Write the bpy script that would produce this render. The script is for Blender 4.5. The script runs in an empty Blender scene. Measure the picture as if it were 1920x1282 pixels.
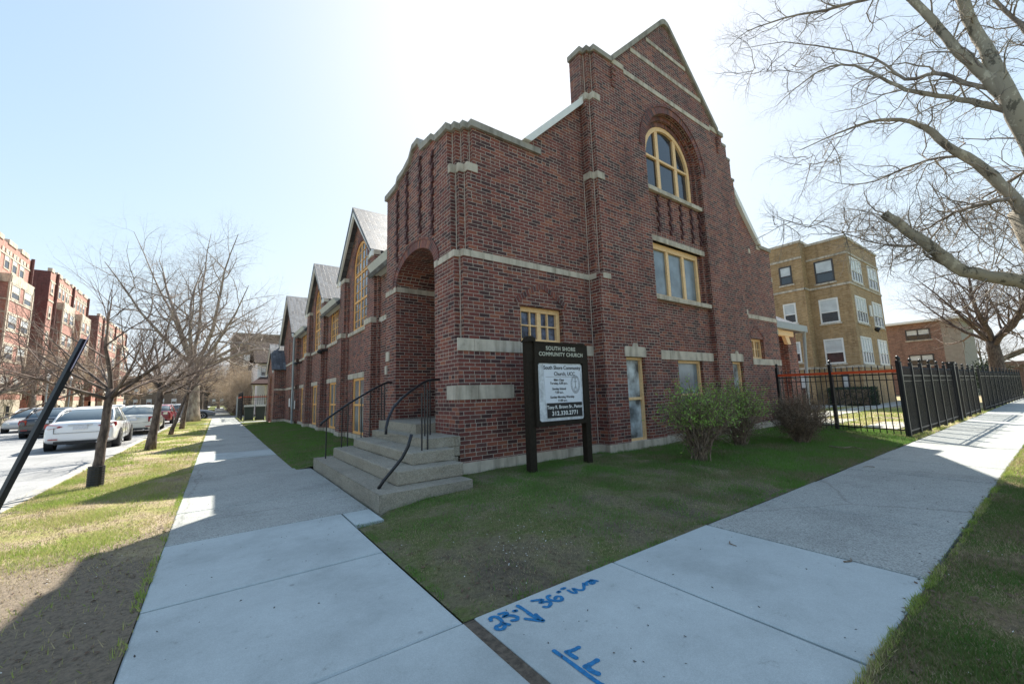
import bpy, math, random
import numpy as np
from mathutils import Vector, Matrix
from mathutils.geometry import tessellate_polygon
random.seed(7)
SC = bpy.context.scene
COL = SC.collection
rad = math.radians
# ---------------------------------------------------------------- camera
YAW, PIT, ROL, FPX, CAMH = .629, .128, -.030, 757.0, 1.35
def cam_axes():
    cy, sy = math.cos(YAW), math.sin(YAW)
    f = Vector((sy*math.cos(PIT), cy*math.cos(PIT), math.sin(PIT)))
    r = Vector((cy, -sy, 0)); u = r.cross(f)
    c, s = math.cos(ROL), math.sin(ROL)
    return c*r + s*u, -s*r + c*u, f
AX = cam_axes(); EYE = Vector((0, 0, CAMH))
def ray(px, py):
    return AX[0]*((px-960)/FPX) + AX[1]*(-(py-641)/FPX) + AX[2]
def gp(px, py, z=0.0):          # survey point on a level plane
    r = ray(px, py); return EYE + r*((z-CAMH)/r.z)
def onX(px, py, x):
    r = ray(px, py); return EYE + r*(x/r.x)
def onY(px, py, y):
    r = ray(px, py); return EYE + r*(y/r.y)
def dep(px, py, d):             # point at depth d
    return EYE + ray(px, py)*d
cam = bpy.data.cameras.new('camera'); co = bpy.data.objects.new('camera', cam); COL.objects.link(co)
m = Matrix((AX[0], AX[1], -AX[2])).transposed().to_4x4(); m.translation = EYE
co.matrix_world = m
cam.sensor_fit = 'HORIZONTAL'; cam.sensor_width = 36; cam.lens = 36*FPX/1920
cam.clip_start = .05; cam.clip_end = 3000
SC.camera = co
# ---------------------------------------------------------------- light
SUN = Vector((.64, .66, 1.0)).normalized()
elev = math.asin(SUN.z); azim = math.atan2(SUN.x, SUN.y)
w = bpy.data.worlds.new('World'); SC.world = w; w.use_nodes = True
nt = w.node_tree; bg = nt.nodes['Background']
sky = nt.nodes.new('ShaderNodeTexSky'); sky.sky_type = 'NISHITA'; sky.sun_disc = False
sky.sun_elevation = elev; sky.sun_rotation = azim; sky.altitude = 200; sky.air_density = 1.0; sky.dust_density = 1.1; sky.ozone_density = 1.0
# thin haze: the bright horizon and the glow round the sun are rolled off softly
sepn = nt.nodes.new('ShaderNodeSeparateColor'); cmb = nt.nodes.new('ShaderNodeCombineColor'); nt.links.new(sky.outputs[0], sepn.inputs[0])
for i_, top_ in enumerate((.372, .382, .405)):
    ml = nt.nodes.new('ShaderNodeMath'); ml.operation = 'MULTIPLY'; ml.inputs[1].default_value = -.105*(3.7, 4.0, 3.9)[i_]; nt.links.new(sepn.outputs[i_], ml.inputs[0])
    ex = nt.nodes.new('ShaderNodeMath'); ex.operation = 'EXPONENT'; nt.links.new(ml.outputs[0], ex.inputs[0])
    ma = nt.nodes.new('ShaderNodeMath'); ma.operation = 'MULTIPLY_ADD'; ma.inputs[1].default_value = -top_/.105; ma.inputs[2].default_value = top_/.105; nt.links.new(ex.outputs[0], ma.inputs[0]); nt.links.new(ma.outputs[0], cmb.inputs[i_])
nt.links.new(cmb.outputs[0], bg.inputs[0]); bg.inputs[1].default_value = .105
sl = bpy.data.lights.new('sun', 'SUN'); sl.energy = 3.6; sl.angle = rad(.5); sl.color = (1, .95, .86)
so = bpy.data.objects.new('sun', sl); COL.objects.link(so); so.rotation_euler = (-SUN).to_track_quat('-Z', 'Y').to_euler()
so.location = (0, 0, 60)
SC.view_settings.view_transform = 'Standard'; SC.view_settings.look = 'None'; SC.view_settings.exposure = 1.62; SC.view_settings.gamma = 1
SC.cycles.max_bounces = 6; SC.cycles.use_adaptive_sampling = True
SC.cycles.caustics_reflective = False; SC.cycles.caustics_refractive = False
# ---------------------------------------------------------------- mesh helpers
class MB:
    def __init__(s): s.v = []; s.f = []; s.uv = []; s.mi = []; s.cur = 0
    def face(s, pts, uv=None):
        b = len(s.v); s.v += [tuple(p) for p in pts]; s.f.append(tuple(range(b, b+len(pts)))); s.uv.append(uv); s.mi.append(s.cur)
    def idx(s, verts, faces):
        b = len(s.v); s.v += [tuple(p) for p in verts]
        for f in faces: s.f.append(tuple(b+i for i in f)); s.uv.append(None); s.mi.append(s.cur)
    def box(s, x0, x1, y0, y1, z0, z1):
        v = [(x, y, z) for z in (z0, z1) for y in (y0, y1) for x in (x0, x1)]
        s.idx(v, [(0, 2, 3, 1), (4, 5, 7, 6), (0, 1, 5, 4), (2, 6, 7, 3), (0, 4, 6, 2), (1, 3, 7, 5)])
    def obox(s, c, ax, hx, hy, hz):
        v = [c + ax[0]*(hx*i) + ax[1]*(hy*j) + ax[2]*(hz*k) for k in (-1, 1) for j in (-1, 1) for i in (-1, 1)]
        s.idx(v, [(0, 2, 3, 1), (4, 5, 7, 6), (0, 1, 5, 4), (2, 6, 7, 3), (0, 4, 6, 2), (1, 3, 7, 5)])
    def bar(s, a, b, w_, h_=None, up=(0, 0, 1)):
        a = Vector(a); b = Vector(b); d = (b-a); L = d.length; d.normalize()
        up = Vector(up); sx = d.cross(up)
        if sx.length < 1e-3: sx = d.cross(Vector((1, 0, 0)))
        sx.normalize(); u = sx.cross(d)
        s.obox((a+b)/2, (sx, d, u), w_/2, L/2, (h_ or w_)/2)
    def prism(s, outer, vec, holes=()):
        vec = Vector(vec); loops = [[Vector(p) for p in outer]] + [[Vector(p) for p in h] for h in holes]
        tri = tessellate_polygon(loops); flat = [p for l in loops for p in l]; n = len(flat)
        fs = [tuple(t) for t in tri]
        # orient
        nn = Vector((0, 0, 0))
        for t in fs[:40]: nn += (flat[t[1]]-flat[t[0]]).cross(flat[t[2]]-flat[t[0]])
        if nn.dot(vec) > 0: fs = [tuple(reversed(f)) for f in fs]
        fs += [tuple(i+n for i in reversed(f)) for f in fs]
        k = 0
        for l in loops:
            m_ = len(l)
            for i in range(m_):
                a = k+i; b = k+(i+1) % m_
                fs.append((a, b, b+n, a+n))
            k += m_
        s.idx(flat + [p+vec for p in flat], fs)
    def lathe(s, c, prof, n=12, axis=(0, 0, 1)):
        ax = Vector(axis).normalized(); t = Vector((1, 0, 0)) if abs(ax.x) < .9 else Vector((0, 1, 0))
        u = ax.cross(t).normalized(); v = ax.cross(u); c = Vector(c); vs = []; fs = []
        for r, h in prof:
            for i in range(n):
                a = 2*math.pi*i/n; vs.append(c + ax*h + u*(r*math.cos(a)) + v*(r*math.sin(a)))
        for j in range(len(prof)-1):
            for i in range(n):
                fs.append((j*n+i, j*n+(i+1) % n, (j+1)*n+(i+1) % n, (j+1)*n+i))
        fs.append(tuple(range(n-1, -1, -1))); fs.append(tuple((len(prof)-1)*n+i for i in range(n)))
        s.idx(vs, fs)
    def tube(s, pts, rs, n=6, cap=True):
        pts = [Vector(p) for p in pts]; m_ = len(pts); vs = []; fs = []
        if not hasattr(rs, '__len__'): rs = [rs]*m_
        prev = None
        for i, p in enumerate(pts):
            d = (pts[min(i+1, m_-1)] - pts[max(i-1, 0)])
            if d.length < 1e-7: d = Vector((0, 0, 1))
            d.normalize()
            if prev is None:
                t = Vector((0, 0, 1)) if abs(d.z) < .9 else Vector((1, 0, 0)); u = d.cross(t).normalized()
            else:
                u = (prev - d*prev.dot(d))
                if u.length < 1e-4: u = d.cross(Vector((.3, .5, .8)))
                u.normalize()
            prev = u; v = d.cross(u)
            for k in range(n):
                a = 2*math.pi*k/n; vs.append(p + u*(rs[i]*math.cos(a)) + v*(rs[i]*math.sin(a)))
        for i in range(m_-1):
            for k in range(n): fs.append((i*n+k, i*n+(k+1) % n, (i+1)*n+(k+1) % n, (i+1)*n+k))
        if cap: fs.append(tuple(range(n-1, -1, -1))); fs.append(tuple((m_-1)*n+k for k in range(n)))
        s.idx(vs, fs)
    def quad(s, a, b, c, d, uvm=False):
        a, b, c, d = map(Vector, (a, b, c, d))
        if uvm:
            e = (b-a).normalized(); n = (b-a).cross(d-a).normalized(); g = n.cross(e)
            o = Vector((0, 0, 0))
            s.face([a, b, c, d], [((p).dot(e), (p).dot(g)) for p in (a, b, c, d)])
        else: s.face([a, b, c, d])
    def slab(s, a, b, c, d, t):     # roof slab: top quad with metre uv, thickness t downwards along the normal
        a, b, c, d = map(Vector, (a, b, c, d)); n = (b-a).cross(d-a).normalized()
        if n.z < 0: a, b, c, d = b, a, d, c; n = -n
        s.quad(a, b, c, d, True); k = -n*t
        s.face([d+k, c+k, b+k, a+k])
        for p, q in ((a, b), (b, c), (c, d), (d, a)): s.face([q, p, p+k, q+k])
    def build(s, name, mat, parent=None, smooth=False, label=None):
        me = bpy.data.meshes.new(name)
        off = Vector(ROOTLOC.get(parent.name, (0, 0, 0))) if parent else Vector((0, 0, 0))
        vs = np.array([(v[0], v[1], v[2]) for v in s.v], dtype=np.float64).reshape(-1, 3)
        me.from_pydata([tuple(x) for x in (vs - np.array(off))] if off.length else s.v, [], s.f)
        uvl = me.uv_layers.new(name='uv')
        n = len(me.loops); uv = np.zeros((n, 2))
        nl = np.empty(len(me.polygons)*3); me.polygons.foreach_get('normal', nl); nl = nl.reshape(-1, 3)
        ls = np.empty(len(me.polygons), dtype=np.int64); me.polygons.foreach_get('loop_start', ls)
        lt = np.empty(len(me.polygons), dtype=np.int64); me.polygons.foreach_get('loop_total', lt)
        vi = np.empty(n, dtype=np.int64); me.loops.foreach_get('vertex_index', vi)
        dom = np.argmax(np.abs(nl), axis=1); ld = np.repeat(dom, lt); P = vs[vi]
        uv[:, 0] = np.where(ld == 0, P[:, 1], P[:, 0]); uv[:, 1] = np.where(ld == 2, P[:, 1], P[:, 2])
        for i, u in enumerate(s.uv):
            if u is not None: uv[ls[i]:ls[i]+len(u)] = u
        uvl.data.foreach_set('uv', uv.ravel())
        mats = mat if isinstance(mat, (list, tuple)) else [mat]
        for mm in mats: me.materials.append(mm)
        if len(mats) > 1: me.polygons.foreach_set('material_index', s.mi)
        if smooth: me.polygons.foreach_set('use_smooth', [True]*len(me.polygons))
        me.update()
        o = bpy.data.objects.new(name, me); COL.objects.link(o)
        if parent: o.parent = parent
        ROOTLOC[o.name] = tuple(off)
        if label: o['label'] = label
        return o
class Parts(MB):
    def __init__(s, mat_, parent): MB.__init__(s); s.m = mat_; s.p = parent; s.n = 'part'
    def new(s, n=None):
        if s.f: MB.build(s, s.n, s.m, s.p)
        MB.__init__(s)
        if n: s.n = n
    def done(s): s.new()
ROOTLOC = {}
def thing(name, label, cat, loc=(0, 0, 0), group=None, kind=None):
    o = bpy.data.objects.new(name, None); COL.objects.link(o); o.location = loc; o.empty_display_size = .3
    ROOTLOC[o.name] = tuple(loc)
    return tag(o, label, cat, group, kind)
def tag(o, label=None, cat=None, group=None, kind=None):
    if label: o['label'] = label
    if cat: o['category'] = cat
    if group: o['group'] = group
    if kind: o['kind'] = kind
    return o
KIDS = {}
def copy_tree(o, parent=None):
    c = o.copy(); COL.objects.link(c)
    if parent: c.parent = parent
    for ch in [k for k in bpy.data.objects if k.parent == o]: copy_tree(ch, c)
    return c
def yz(pts, x): return [(x, p[0], p[1]) for p in pts]
def xz(pts, y): return [(p[0], y, p[1]) for p in pts]
def rect(a, b, c, d): return [(a, c), (b, c), (b, d), (a, d)]
def arch(cx, hw, z0, zs, rise, n=18, point=0.0):
    p = [(cx-hw, z0), (cx+hw, z0)]
    for i in range(n+1):
        a = math.pi*i/n; p.append((cx+hw*math.cos(a), zs+rise*math.sin(a)))
    return p
def ring2(cx, r0, r1, zs, e0, e1, n=26):      # pairs (inner, outer) of an arch ring
    return [((cx+r0*math.cos(math.pi*i/n), zs+e0*math.sin(math.pi*i/n)), (cx+r1*math.cos(math.pi*i/n), zs+e1*math.sin(math.pi*i/n))) for i in range(n+1)]
# ---------------------------------------------------------------- materials
def mat(name):
    m_ = bpy.data.materials.new(name); m_.use_nodes = True
    nt_ = m_.node_tree; b = nt_.nodes['Principled BSDF']
    return m_, nt_, b
def node(nt_, t, **k):
    n = nt_.nodes.new(t)
    for a, v in k.items():
        if a.startswith('i_'): n.inputs[int(a[2:])].default_value = v
        else: setattr(n, a, v)
    return n
def ramp(nt_, stops, interp='LINEAR'):
    r = nt_.nodes.new('ShaderNodeValToRGB'); r.color_ramp.interpolation = interp
    e = r.color_ramp.elements
    while len(e) > 1: e.remove(e[-1])
    e[0].position = stops[0][0]; e[0].color = (*stops[0][1], 1)
    for p, c in stops[1:]:
        x = e.new(p); x.color = (*c, 1)
    return r
def simple(name, col, rough=.6, metal=0, noise_s=0, noise_a=.2, bump=0, spec=.5, coat=0):
    m_, nt_, b = mat(name)
    b.inputs['Base Color'].default_value = (*col, 1); b.inputs['Roughness'].default_value = rough; b.inputs['Metallic'].default_value = metal
    b.inputs['Specular IOR Level'].default_value = spec
    if coat: b.inputs['Coat Weight'].default_value = coat; b.inputs['Coat Roughness'].default_value = .05
    if noise_s:
        tc = node(nt_, 'ShaderNodeTexCoord'); n = node(nt_, 'ShaderNodeTexNoise'); n.inputs['Scale'].default_value = noise_s; n.inputs['Detail'].default_value = 6; n.inputs['Roughness'].default_value = .65
        nt_.links.new(tc.outputs['Object'], n.inputs['Vector'])
        r = ramp(nt_, [(.3, tuple(c*(1-noise_a) for c in col)), (.7, tuple(min(1, c*(1+noise_a)) for c in col))])
        nt_.links.new(n.outputs['Fac'], r.inputs[0]); nt_.links.new(r.outputs[0], b.inputs['Base Color'])
        if bump:
            bp = node(nt_, 'ShaderNodeBump'); bp.inputs['Strength'].default_value = bump; bp.inputs['Distance'].default_value = .01
            nt_.links.new(n.outputs['Fac'], bp.inputs['Height']); nt_.links.new(bp.outputs[0], b.inputs['Normal'])
    return m_
def brick(name, cols, mortar, W=.215, H=.0677, joint=.0105, header=True, rough=.8, dirt=.25, bumpd=.006, spec=.5, roughjit=0):
    m_, nt_, b = mat(name); L = nt_.links
    def M(op, a, b_=None, c=None):
        n = nt_.nodes.new('ShaderNodeMath'); n.operation = op
        for i, x in enumerate((a, b_, c)):
            if x is None: continue
            if isinstance(x, (int, float)): n.inputs[i].default_value = x
            else: L.new(x, n.inputs[i])
        return n.outputs[0]
    uv = node(nt_, 'ShaderNodeUVMap'); uv.uv_map = 'uv'; sp = node(nt_, 'ShaderNodeSeparateXYZ'); L.new(uv.outputs[0], sp.inputs[0])
    v = M('DIVIDE', sp.outputs[1], H); row = M('FLOOR', v); fv = M('SUBTRACT', v, row)
    par = M('MODULO', M('ADD', row, 1000), 2.0)
    wob = node(nt_, 'ShaderNodeTexWhiteNoise'); wob.noise_dimensions = '1D'; L.new(row, wob.inputs['W'])
    u = M('ADD', M('DIVIDE', sp.outputs[0], W), M('ADD', M('MULTIPLY', par, .5), M('MULTIPLY', wob.outputs['Value'], .12)))
    if header:
        hd = M('LESS_THAN', M('MODULO', M('ADD', row, 1002), 6.0), .5)
        u = M('MULTIPLY', u, M('ADD', hd, 1.0))
    else: hd = None
    col = M('FLOOR', u); fu = M('SUBTRACT', u, col)
    jw = joint/W
    if hd: jw = M('MULTIPLY', M('ADD', hd, 1.0), joint/W)
    sm0 = node(nt_, 'ShaderNodeTexNoise'); sm0.inputs['Scale'].default_value = 1.7; sm0.inputs['Detail'].default_value = 9; sm0.inputs['Roughness'].default_value = .8
    tc0 = node(nt_, 'ShaderNodeTexCoord'); L.new(tc0.outputs['Object'], sm0.inputs['Vector'])
    wd = M('ADD', .72, M('MULTIPLY', M('MAXIMUM', M('SUBTRACT', sm0.outputs['Fac'], .40), 0.0), 2.6))
    mu = M('LESS_THAN', fu, M('MULTIPLY', jw, wd)); mv = M('LESS_THAN', fv, M('MULTIPLY', wd, joint/H))
    mm = M('MAXIMUM', mu, mv)
    cv = node(nt_, 'ShaderNodeCombineXYZ'); L.new(col, cv.inputs[0]); L.new(row, cv.inputs[1])
    wn = node(nt_, 'ShaderNodeTexWhiteNoise'); wn.noise_dimensions = '2D'; L.new(cv.outputs[0], wn.inputs['Vector'])
    r = ramp(nt_, cols); L.new(wn.outputs['Value'], r.inputs[0])
    tc = node(nt_, 'ShaderNodeTexCoord')
    n1 = node(nt_, 'ShaderNodeTexNoise'); n1.inputs['Scale'].default_value = .55; n1.inputs['Detail'].default_value = 5; L.new(tc.outputs['Object'], n1.inputs['Vector'])
    n2 = node(nt_, 'ShaderNodeTexNoise'); n2.inputs['Scale'].default_value = 45; n2.inputs['Detail'].default_value = 4; L.new(tc.outputs['Object'], n2.inputs['Vector'])
    hs = node(nt_, 'ShaderNodeHueSaturation'); L.new(r.outputs[0], hs.inputs['Color'])
    L.new(M('ADD', M('MULTIPLY', n1.outputs['Fac'], dirt*2), M('ADD', M('MULTIPLY', n2.outputs['Fac'], .5), .75-dirt)), hs.inputs['Value'])
    mr = ramp(nt_, [(.25, tuple(c*.6 for c in mortar)), (.6, mortar), (.9, tuple(min(1, c*1.5) for c in mortar))]); L.new(n2.outputs['Fac'], mr.inputs[0])
    mx = node(nt_, 'ShaderNodeMix'); mx.data_type = 'RGBA'; L.new(mm, mx.inputs[0]); L.new(hs.outputs[0], mx.inputs[6]); L.new(mr.outputs[0], mx.inputs[7])
    mp9 = node(nt_, 'ShaderNodeMapping'); mp9.inputs['Scale'].default_value = (1.6, 1.6, .22); L.new(tc0.outputs['Object'], mp9.inputs[0])
    sk = node(nt_, 'ShaderNodeTexNoise'); sk.inputs['Scale'].default_value = 1.5; sk.inputs['Detail'].default_value = 8; sk.inputs['Roughness'].default_value = .7; L.new(mp9.outputs[0], sk.inputs['Vector'])
    skr = ramp(nt_, [(.30, (.52, .50, .50)), (.47, (.92, .92, .92)), (.58, (1, 1, 1)), (.78, (1.30, 1.26, 1.2))]); L.new(sk.outputs['Fac'], skr.inputs[0])
    mz = node(nt_, 'ShaderNodeMix'); mz.data_type = 'RGBA'; mz.blend_type = 'MULTIPLY'; mz.inputs[0].default_value = .85; L.new(mx.outputs[2], mz.inputs[6]); L.new(skr.outputs[0], mz.inputs[7])
    L.new(mz.outputs[2], b.inputs['Base Color'])
    b.inputs['Roughness'].default_value = rough; b.inputs['Specular IOR Level'].default_value = spec
    if roughjit: L.new(M('ADD', M('MULTIPLY', wn.outputs['Value'], roughjit), rough), b.inputs['Roughness'])
    bp = node(nt_, 'ShaderNodeBump'); bp.inputs['Strength'].default_value = .7; bp.inputs['Distance'].default_value = bumpd
    hgt = M('ADD', M('MULTIPLY', M('SUBTRACT', 1.0, mm), 1.0), M('ADD', M('MULTIPLY', wn.outputs['Value'], .25), M('MULTIPLY', n2.outputs['Fac'], .35)))
    L.new(hgt, bp.inputs['Height']); L.new(bp.outputs[0], b.inputs['Normal'])
    return m_
CH = [(0, (.058, .026, .025)), (.16, (.088, .032, .028)), (.36, (.165, .045, .036)), (.52, (.21, .056, .040)), (.66, (.14, .046, .038)), (.80, (.24, .068, .044)), (.93, (.29, .10, .056)), (1, (.11, .048, .045))]
BRK = brick('church_brick', CH, (.47, .40, .33), joint=.0105, dirt=.36)
SOLD = brick('soldier_brick', CH, (.27, .24, .22), W=.072, H=.22, header=False)
YEL = brick('buff_brick', [(0, (.31, .195, .09)), (.5, (.41, .27, .13)), (.8, (.47, .32, .17)), (1, (.35, .235, .12))], (.38, .30, .21), joint=.008, bumpd=.003)
BRN = brick('brown_brick', [(0, (.17, .085, .062)), (.5, (.25, .125, .09)), (1, (.32, .17, .12))], (.36, .30, .25), joint=.010, bumpd=.003)
RED = brick('red_brick', [(0, (.38, .17, .13)), (.5, (.46, .215, .165)), (1, (.52, .26, .20))], (.56, .43, .36), joint=.008, bumpd=.002)  # paled and desaturated overall, haze over the far flats put into the colour
DRK = brick('dark_red_brick', [(0, (.10, .035, .03)), (.5, (.13, .045, .038)), (1, (.17, .06, .05))], (.2, .14, .12), joint=.008, bumpd=.002)
TANB = brick('weathered_brick', [(0, (.12, .085, .06)), (.5, (.17, .12, .085)), (1, (.22, .15, .11))], (.25, .2, .16), bumpd=.002)
SLATE = brick('slate_shingles', [(0, (.075, .08, .09)), (.5, (.125, .132, .145)), (1, (.185, .195, .21))], (.06, .06, .065), W=.30, H=.17, joint=.016, header=False, rough=.5, bumpd=.012, spec=.4, roughjit=.15)
def stone(name, col, seam=.9, s=3.0):
    m_, nt_, b = mat(name); L = nt_.links
    tc = node(nt_, 'ShaderNodeTexCoord')
    n = node(nt_, 'ShaderNodeTexNoise'); n.inputs['Scale'].default_value = s; n.inputs['Detail'].default_value = 8; n.inputs['Roughness'].default_value = .7; L.new(tc.outputs['Object'], n.inputs['Vector'])
    r = ramp(nt_, [(.25, tuple(c*.45 for c in col)), (.42, tuple(c*.85 for c in col)), (.6, col), (.8, tuple(min(1, c*1.18) for c in col))]); L.new(n.outputs['Fac'], r.inputs[0])
    mp = node(nt_, 'ShaderNodeMapping'); mp.inputs['Scale'].default_value = (1, 1, .15); L.new(tc.outputs['Object'], mp.inputs[0])
    n3 = node(nt_, 'ShaderNodeTexNoise'); n3.inputs['Scale'].default_value = 7; n3.inputs['Detail'].default_value = 3; L.new(mp.outputs[0], n3.inputs['Vector'])
    r3 = ramp(nt_, [(.35, (.5, .48, .45)), (.55, (1, 1, 1))]); L.new(n3.outputs['Fac'], r3.inputs[0])
    mx = node(nt_, 'ShaderNodeMix'); mx.data_type = 'RGBA'; mx.blend_type = 'MULTIPLY'; mx.inputs[0].default_value = .7; L.new(r.outputs[0], mx.inputs[6]); L.new(r3.outputs[0], mx.inputs[7])
    L.new(mx.outputs[2], b.inputs['Base Color']); b.inputs['Roughness'].default_value = .85
    n2 = node(nt_, 'ShaderNodeTexNoise'); n2.inputs['Scale'].default_value = 60; n2.inputs['Detail'].default_value = 5; L.new(tc.outputs['Object'], n2.inputs['Vector'])
    bp = node(nt_, 'ShaderNodeBump'); bp.inputs['Strength'].default_value = .35; bp.inputs['Distance'].default_value = .006; L.new(n2.outputs['Fac'], bp.inputs['Height']); L.new(bp.outputs[0], b.inputs['Normal'])
    return m_
LIME = stone('limestone', (.60, .53, .43)); LIMED = stone('weathered_coping_stone', (.36, .33, .28)); CREAMST = stone('cream_stone', (.66, .58, .46))
def concrete(name, col, speck, sc, bump):
    m_, nt_, b = mat(name); L = nt_.links; tc = node(nt_, 'ShaderNodeTexCoord')
    a = node(nt_, 'ShaderNodeTexNoise'); a.inputs['Scale'].default_value = .9; a.inputs['Detail'].default_value = 9; a.inputs['Roughness'].default_value = .62; L.new(tc.outputs['Object'], a.inputs['Vector'])
    r = ramp(nt_, [(.28, tuple(c*.74 for c in col)), (.5, col), (.72, tuple(min(1, c*1.12) for c in col))]); L.new(a.outputs['Fac'], r.inputs[0])
    v = node(nt_, 'ShaderNodeTexVoronoi'); v.inputs['Scale'].default_value = sc; L.new(tc.outputs['Object'], v.inputs['Vector'])
    hsv = node(nt_, 'ShaderNodeSeparateColor'); L.new(v.outputs['Color'], hsv.inputs[0])
    r2 = ramp(nt_, [(0, (1-speck,)*3), (.5, (1, 1, 1)), (1, (1+speck,)*3)]); L.new(hsv.outputs[0], r2.inputs[0])
    mx = node(nt_, 'ShaderNodeMix'); mx.data_type = 'RGBA'; mx.blend_type = 'MULTIPLY'; mx.inputs[0].default_value = 1; L.new(r.outputs[0], mx.inputs[6]); L.new(r2.outputs[0], mx.inputs[7])
    c = node(nt_, 'ShaderNodeTexNoise'); c.inputs['Scale'].default_value = 5.5; c.inputs['Detail'].default_value = 10; c.inputs['Roughness'].default_value = .8; L.new(tc.outputs['Object'], c.inputs['Vector'])
    r3 = ramp(nt_, [(.30, (.55, .54, .52)), (.40, (.93, .93, .93)), (.6, (1, 1, 1)), (.74, (1.06, 1.06, 1.05))]); L.new(c.outputs['Fac'], r3.inputs[0])
    m2 = node(nt_, 'ShaderNodeMix'); m2.data_type = 'RGBA'; m2.blend_type = 'MULTIPLY'; m2.inputs[0].default_value = 1; L.new(mx.outputs[2], m2.inputs[6]); L.new(r3.outputs[0], m2.inputs[7])
    wv = node(nt_, 'ShaderNodeTexNoise'); wv.inputs['Scale'].default_value = 2.0; wv.inputs['Detail'].default_value = 5; L.new(tc.outputs['Object'], wv.inputs['Vector'])
    mxv = node(nt_, 'ShaderNodeMix'); mxv.data_type = 'VECTOR'; mxv.inputs[0].default_value = .18; L.new(tc.outputs['Object'], mxv.inputs[4]); L.new(wv.outputs['Color'], mxv.inputs[5])
    ck = node(nt_, 'ShaderNodeTexVoronoi'); ck.feature = 'DISTANCE_TO_EDGE'; ck.inputs['Scale'].default_value = .34; L.new(mxv.outputs[1], ck.inputs['Vector'])
    ckr = ramp(nt_, [(0, (.45, .43, .40)), (.0022, (.6, .58, .55)), (.005, (1, 1, 1))]); L.new(ck.outputs['Distance'], ckr.inputs[0])
    m3 = node(nt_, 'ShaderNodeMix'); m3.data_type = 'RGBA'; m3.blend_type = 'MULTIPLY'; m3.inputs[0].default_value = .0 if speck < .15 else .45; L.new(m2.outputs[2], m3.inputs[6]); L.new(ckr.outputs[0], m3.inputs[7])
    gm = node(nt_, 'ShaderNodeTexVoronoi'); gm.inputs['Scale'].default_value = 2.6; L.new(tc.outputs['Object'], gm.inputs['Vector'])
    gmr = ramp(nt_, [(0, (.42, .41, .40)), (.035, (.5, .49, .48)), (.055, (1, 1, 1))]); L.new(gm.outputs['Distance'], gmr.inputs[0])
    m4 = node(nt_, 'ShaderNodeMix'); m4.data_type = 'RGBA'; m4.blend_type = 'MULTIPLY'; m4.inputs[0].default_value = .6; L.new(m3.outputs[2], m4.inputs[6]); L.new(gmr.outputs[0], m4.inputs[7])
    L.new(m4.outputs[2], b.inputs['Base Color']); b.inputs['Roughness'].default_value = .85
    n2 = node(nt_, 'ShaderNodeTexNoise'); n2.inputs['Scale'].default_value = sc*.8; n2.inputs['Detail'].default_value = 6; L.new(tc.outputs['Object'], n2.inputs['Vector'])
    bp = node(nt_, 'ShaderNodeBump'); bp.inputs['Strength'].default_value = bump; bp.inputs['Distance'].default_value = .004; L.new(n2.outputs['Fac'], bp.inputs['Height']); L.new(bp.outputs[0], b.inputs['Normal'])
    return m_
CNEW = concrete('new_concrete', (.46, .505, .50), .10, 260, .3); COLD = concrete('exposed_aggregate_concrete', (.36, .37, .345), .30, 110, .8); CSTEP = concrete('step_concrete', (.31, .275, .215), .24, 90, 1.0)
ASPH = concrete('asphalt', (.30, .30, .295), .25, 120, .5); CURB = concrete('curb_concrete', (.40, .38, .34), .2, 120, .4)
CREAM = simple('cream_paint', (.86, .57, .29), .55, noise_s=22, noise_a=.16); CREAM2 = simple('orange_cream_paint', (.86, .46, .16), .55, noise_s=22, noise_a=.14); IRON = simple('black_iron', (.012, .013, .016), .42, noise_s=30, noise_a=.3)
WHITE = simple('white_paint', (.78, .77, .74), .6, noise_s=6, noise_a=.06); GUT = simple('grey_gutter_metal', (.30, .33, .33), .45, noise_s=8, noise_a=.1)
def glass(name, col, rough=.08, var=.35, s=1.3):
    m_, nt_, b = mat(name); L = nt_.links; tc = node(nt_, 'ShaderNodeTexCoord')
    n = node(nt_, 'ShaderNodeTexNoise'); n.inputs['Scale'].default_value = s; n.inputs['Detail'].default_value = 3; L.new(tc.outputs['Object'], n.inputs['Vector'])
    r = ramp(nt_, [(.35, tuple(c*(1-var) for c in col)), (.65, tuple(c*(1+var) for c in col))]); L.new(n.outputs['Fac'], r.inputs[0]); L.new(r.outputs[0], b.inputs['Base Color'])
    b.inputs['Roughness'].default_value = rough; b.inputs['Specular IOR Level'].default_value = .8
    n2 = node(nt_, 'ShaderNodeTexNoise'); n2.inputs['Scale'].default_value = 2.5; L.new(tc.outputs['Object'], n2.inputs['Vector'])
    bp = node(nt_, 'ShaderNodeBump'); bp.inputs['Strength'].default_value = .12; bp.inputs['Distance'].default_value = .02; L.new(n2.outputs['Fac'], bp.inputs['Height']); L.new(bp.outputs[0], b.inputs['Normal'])
    return m_
GPALE2 = glass('painted_sky_glass', (.09, .11, .14), .06, .8, 5); GDARK = glass('dark_glass', (.020, .026, .034)); GFROST = glass('frosted_glass', (.17, .21, .235), .2, .3, 2.0); GPALE = glass('blind_behind_glass', (.55, .58, .58), .25, .12, 2); GBLUE = glass('stained_glass', (.07, .09, .15), .15, .7, 9); GFILM = glass('peeling_film_glass', (.32, .36, .38), .3, .75, 3.5)  # first one: patchy sky reflection mottled into the pane's base colour
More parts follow.
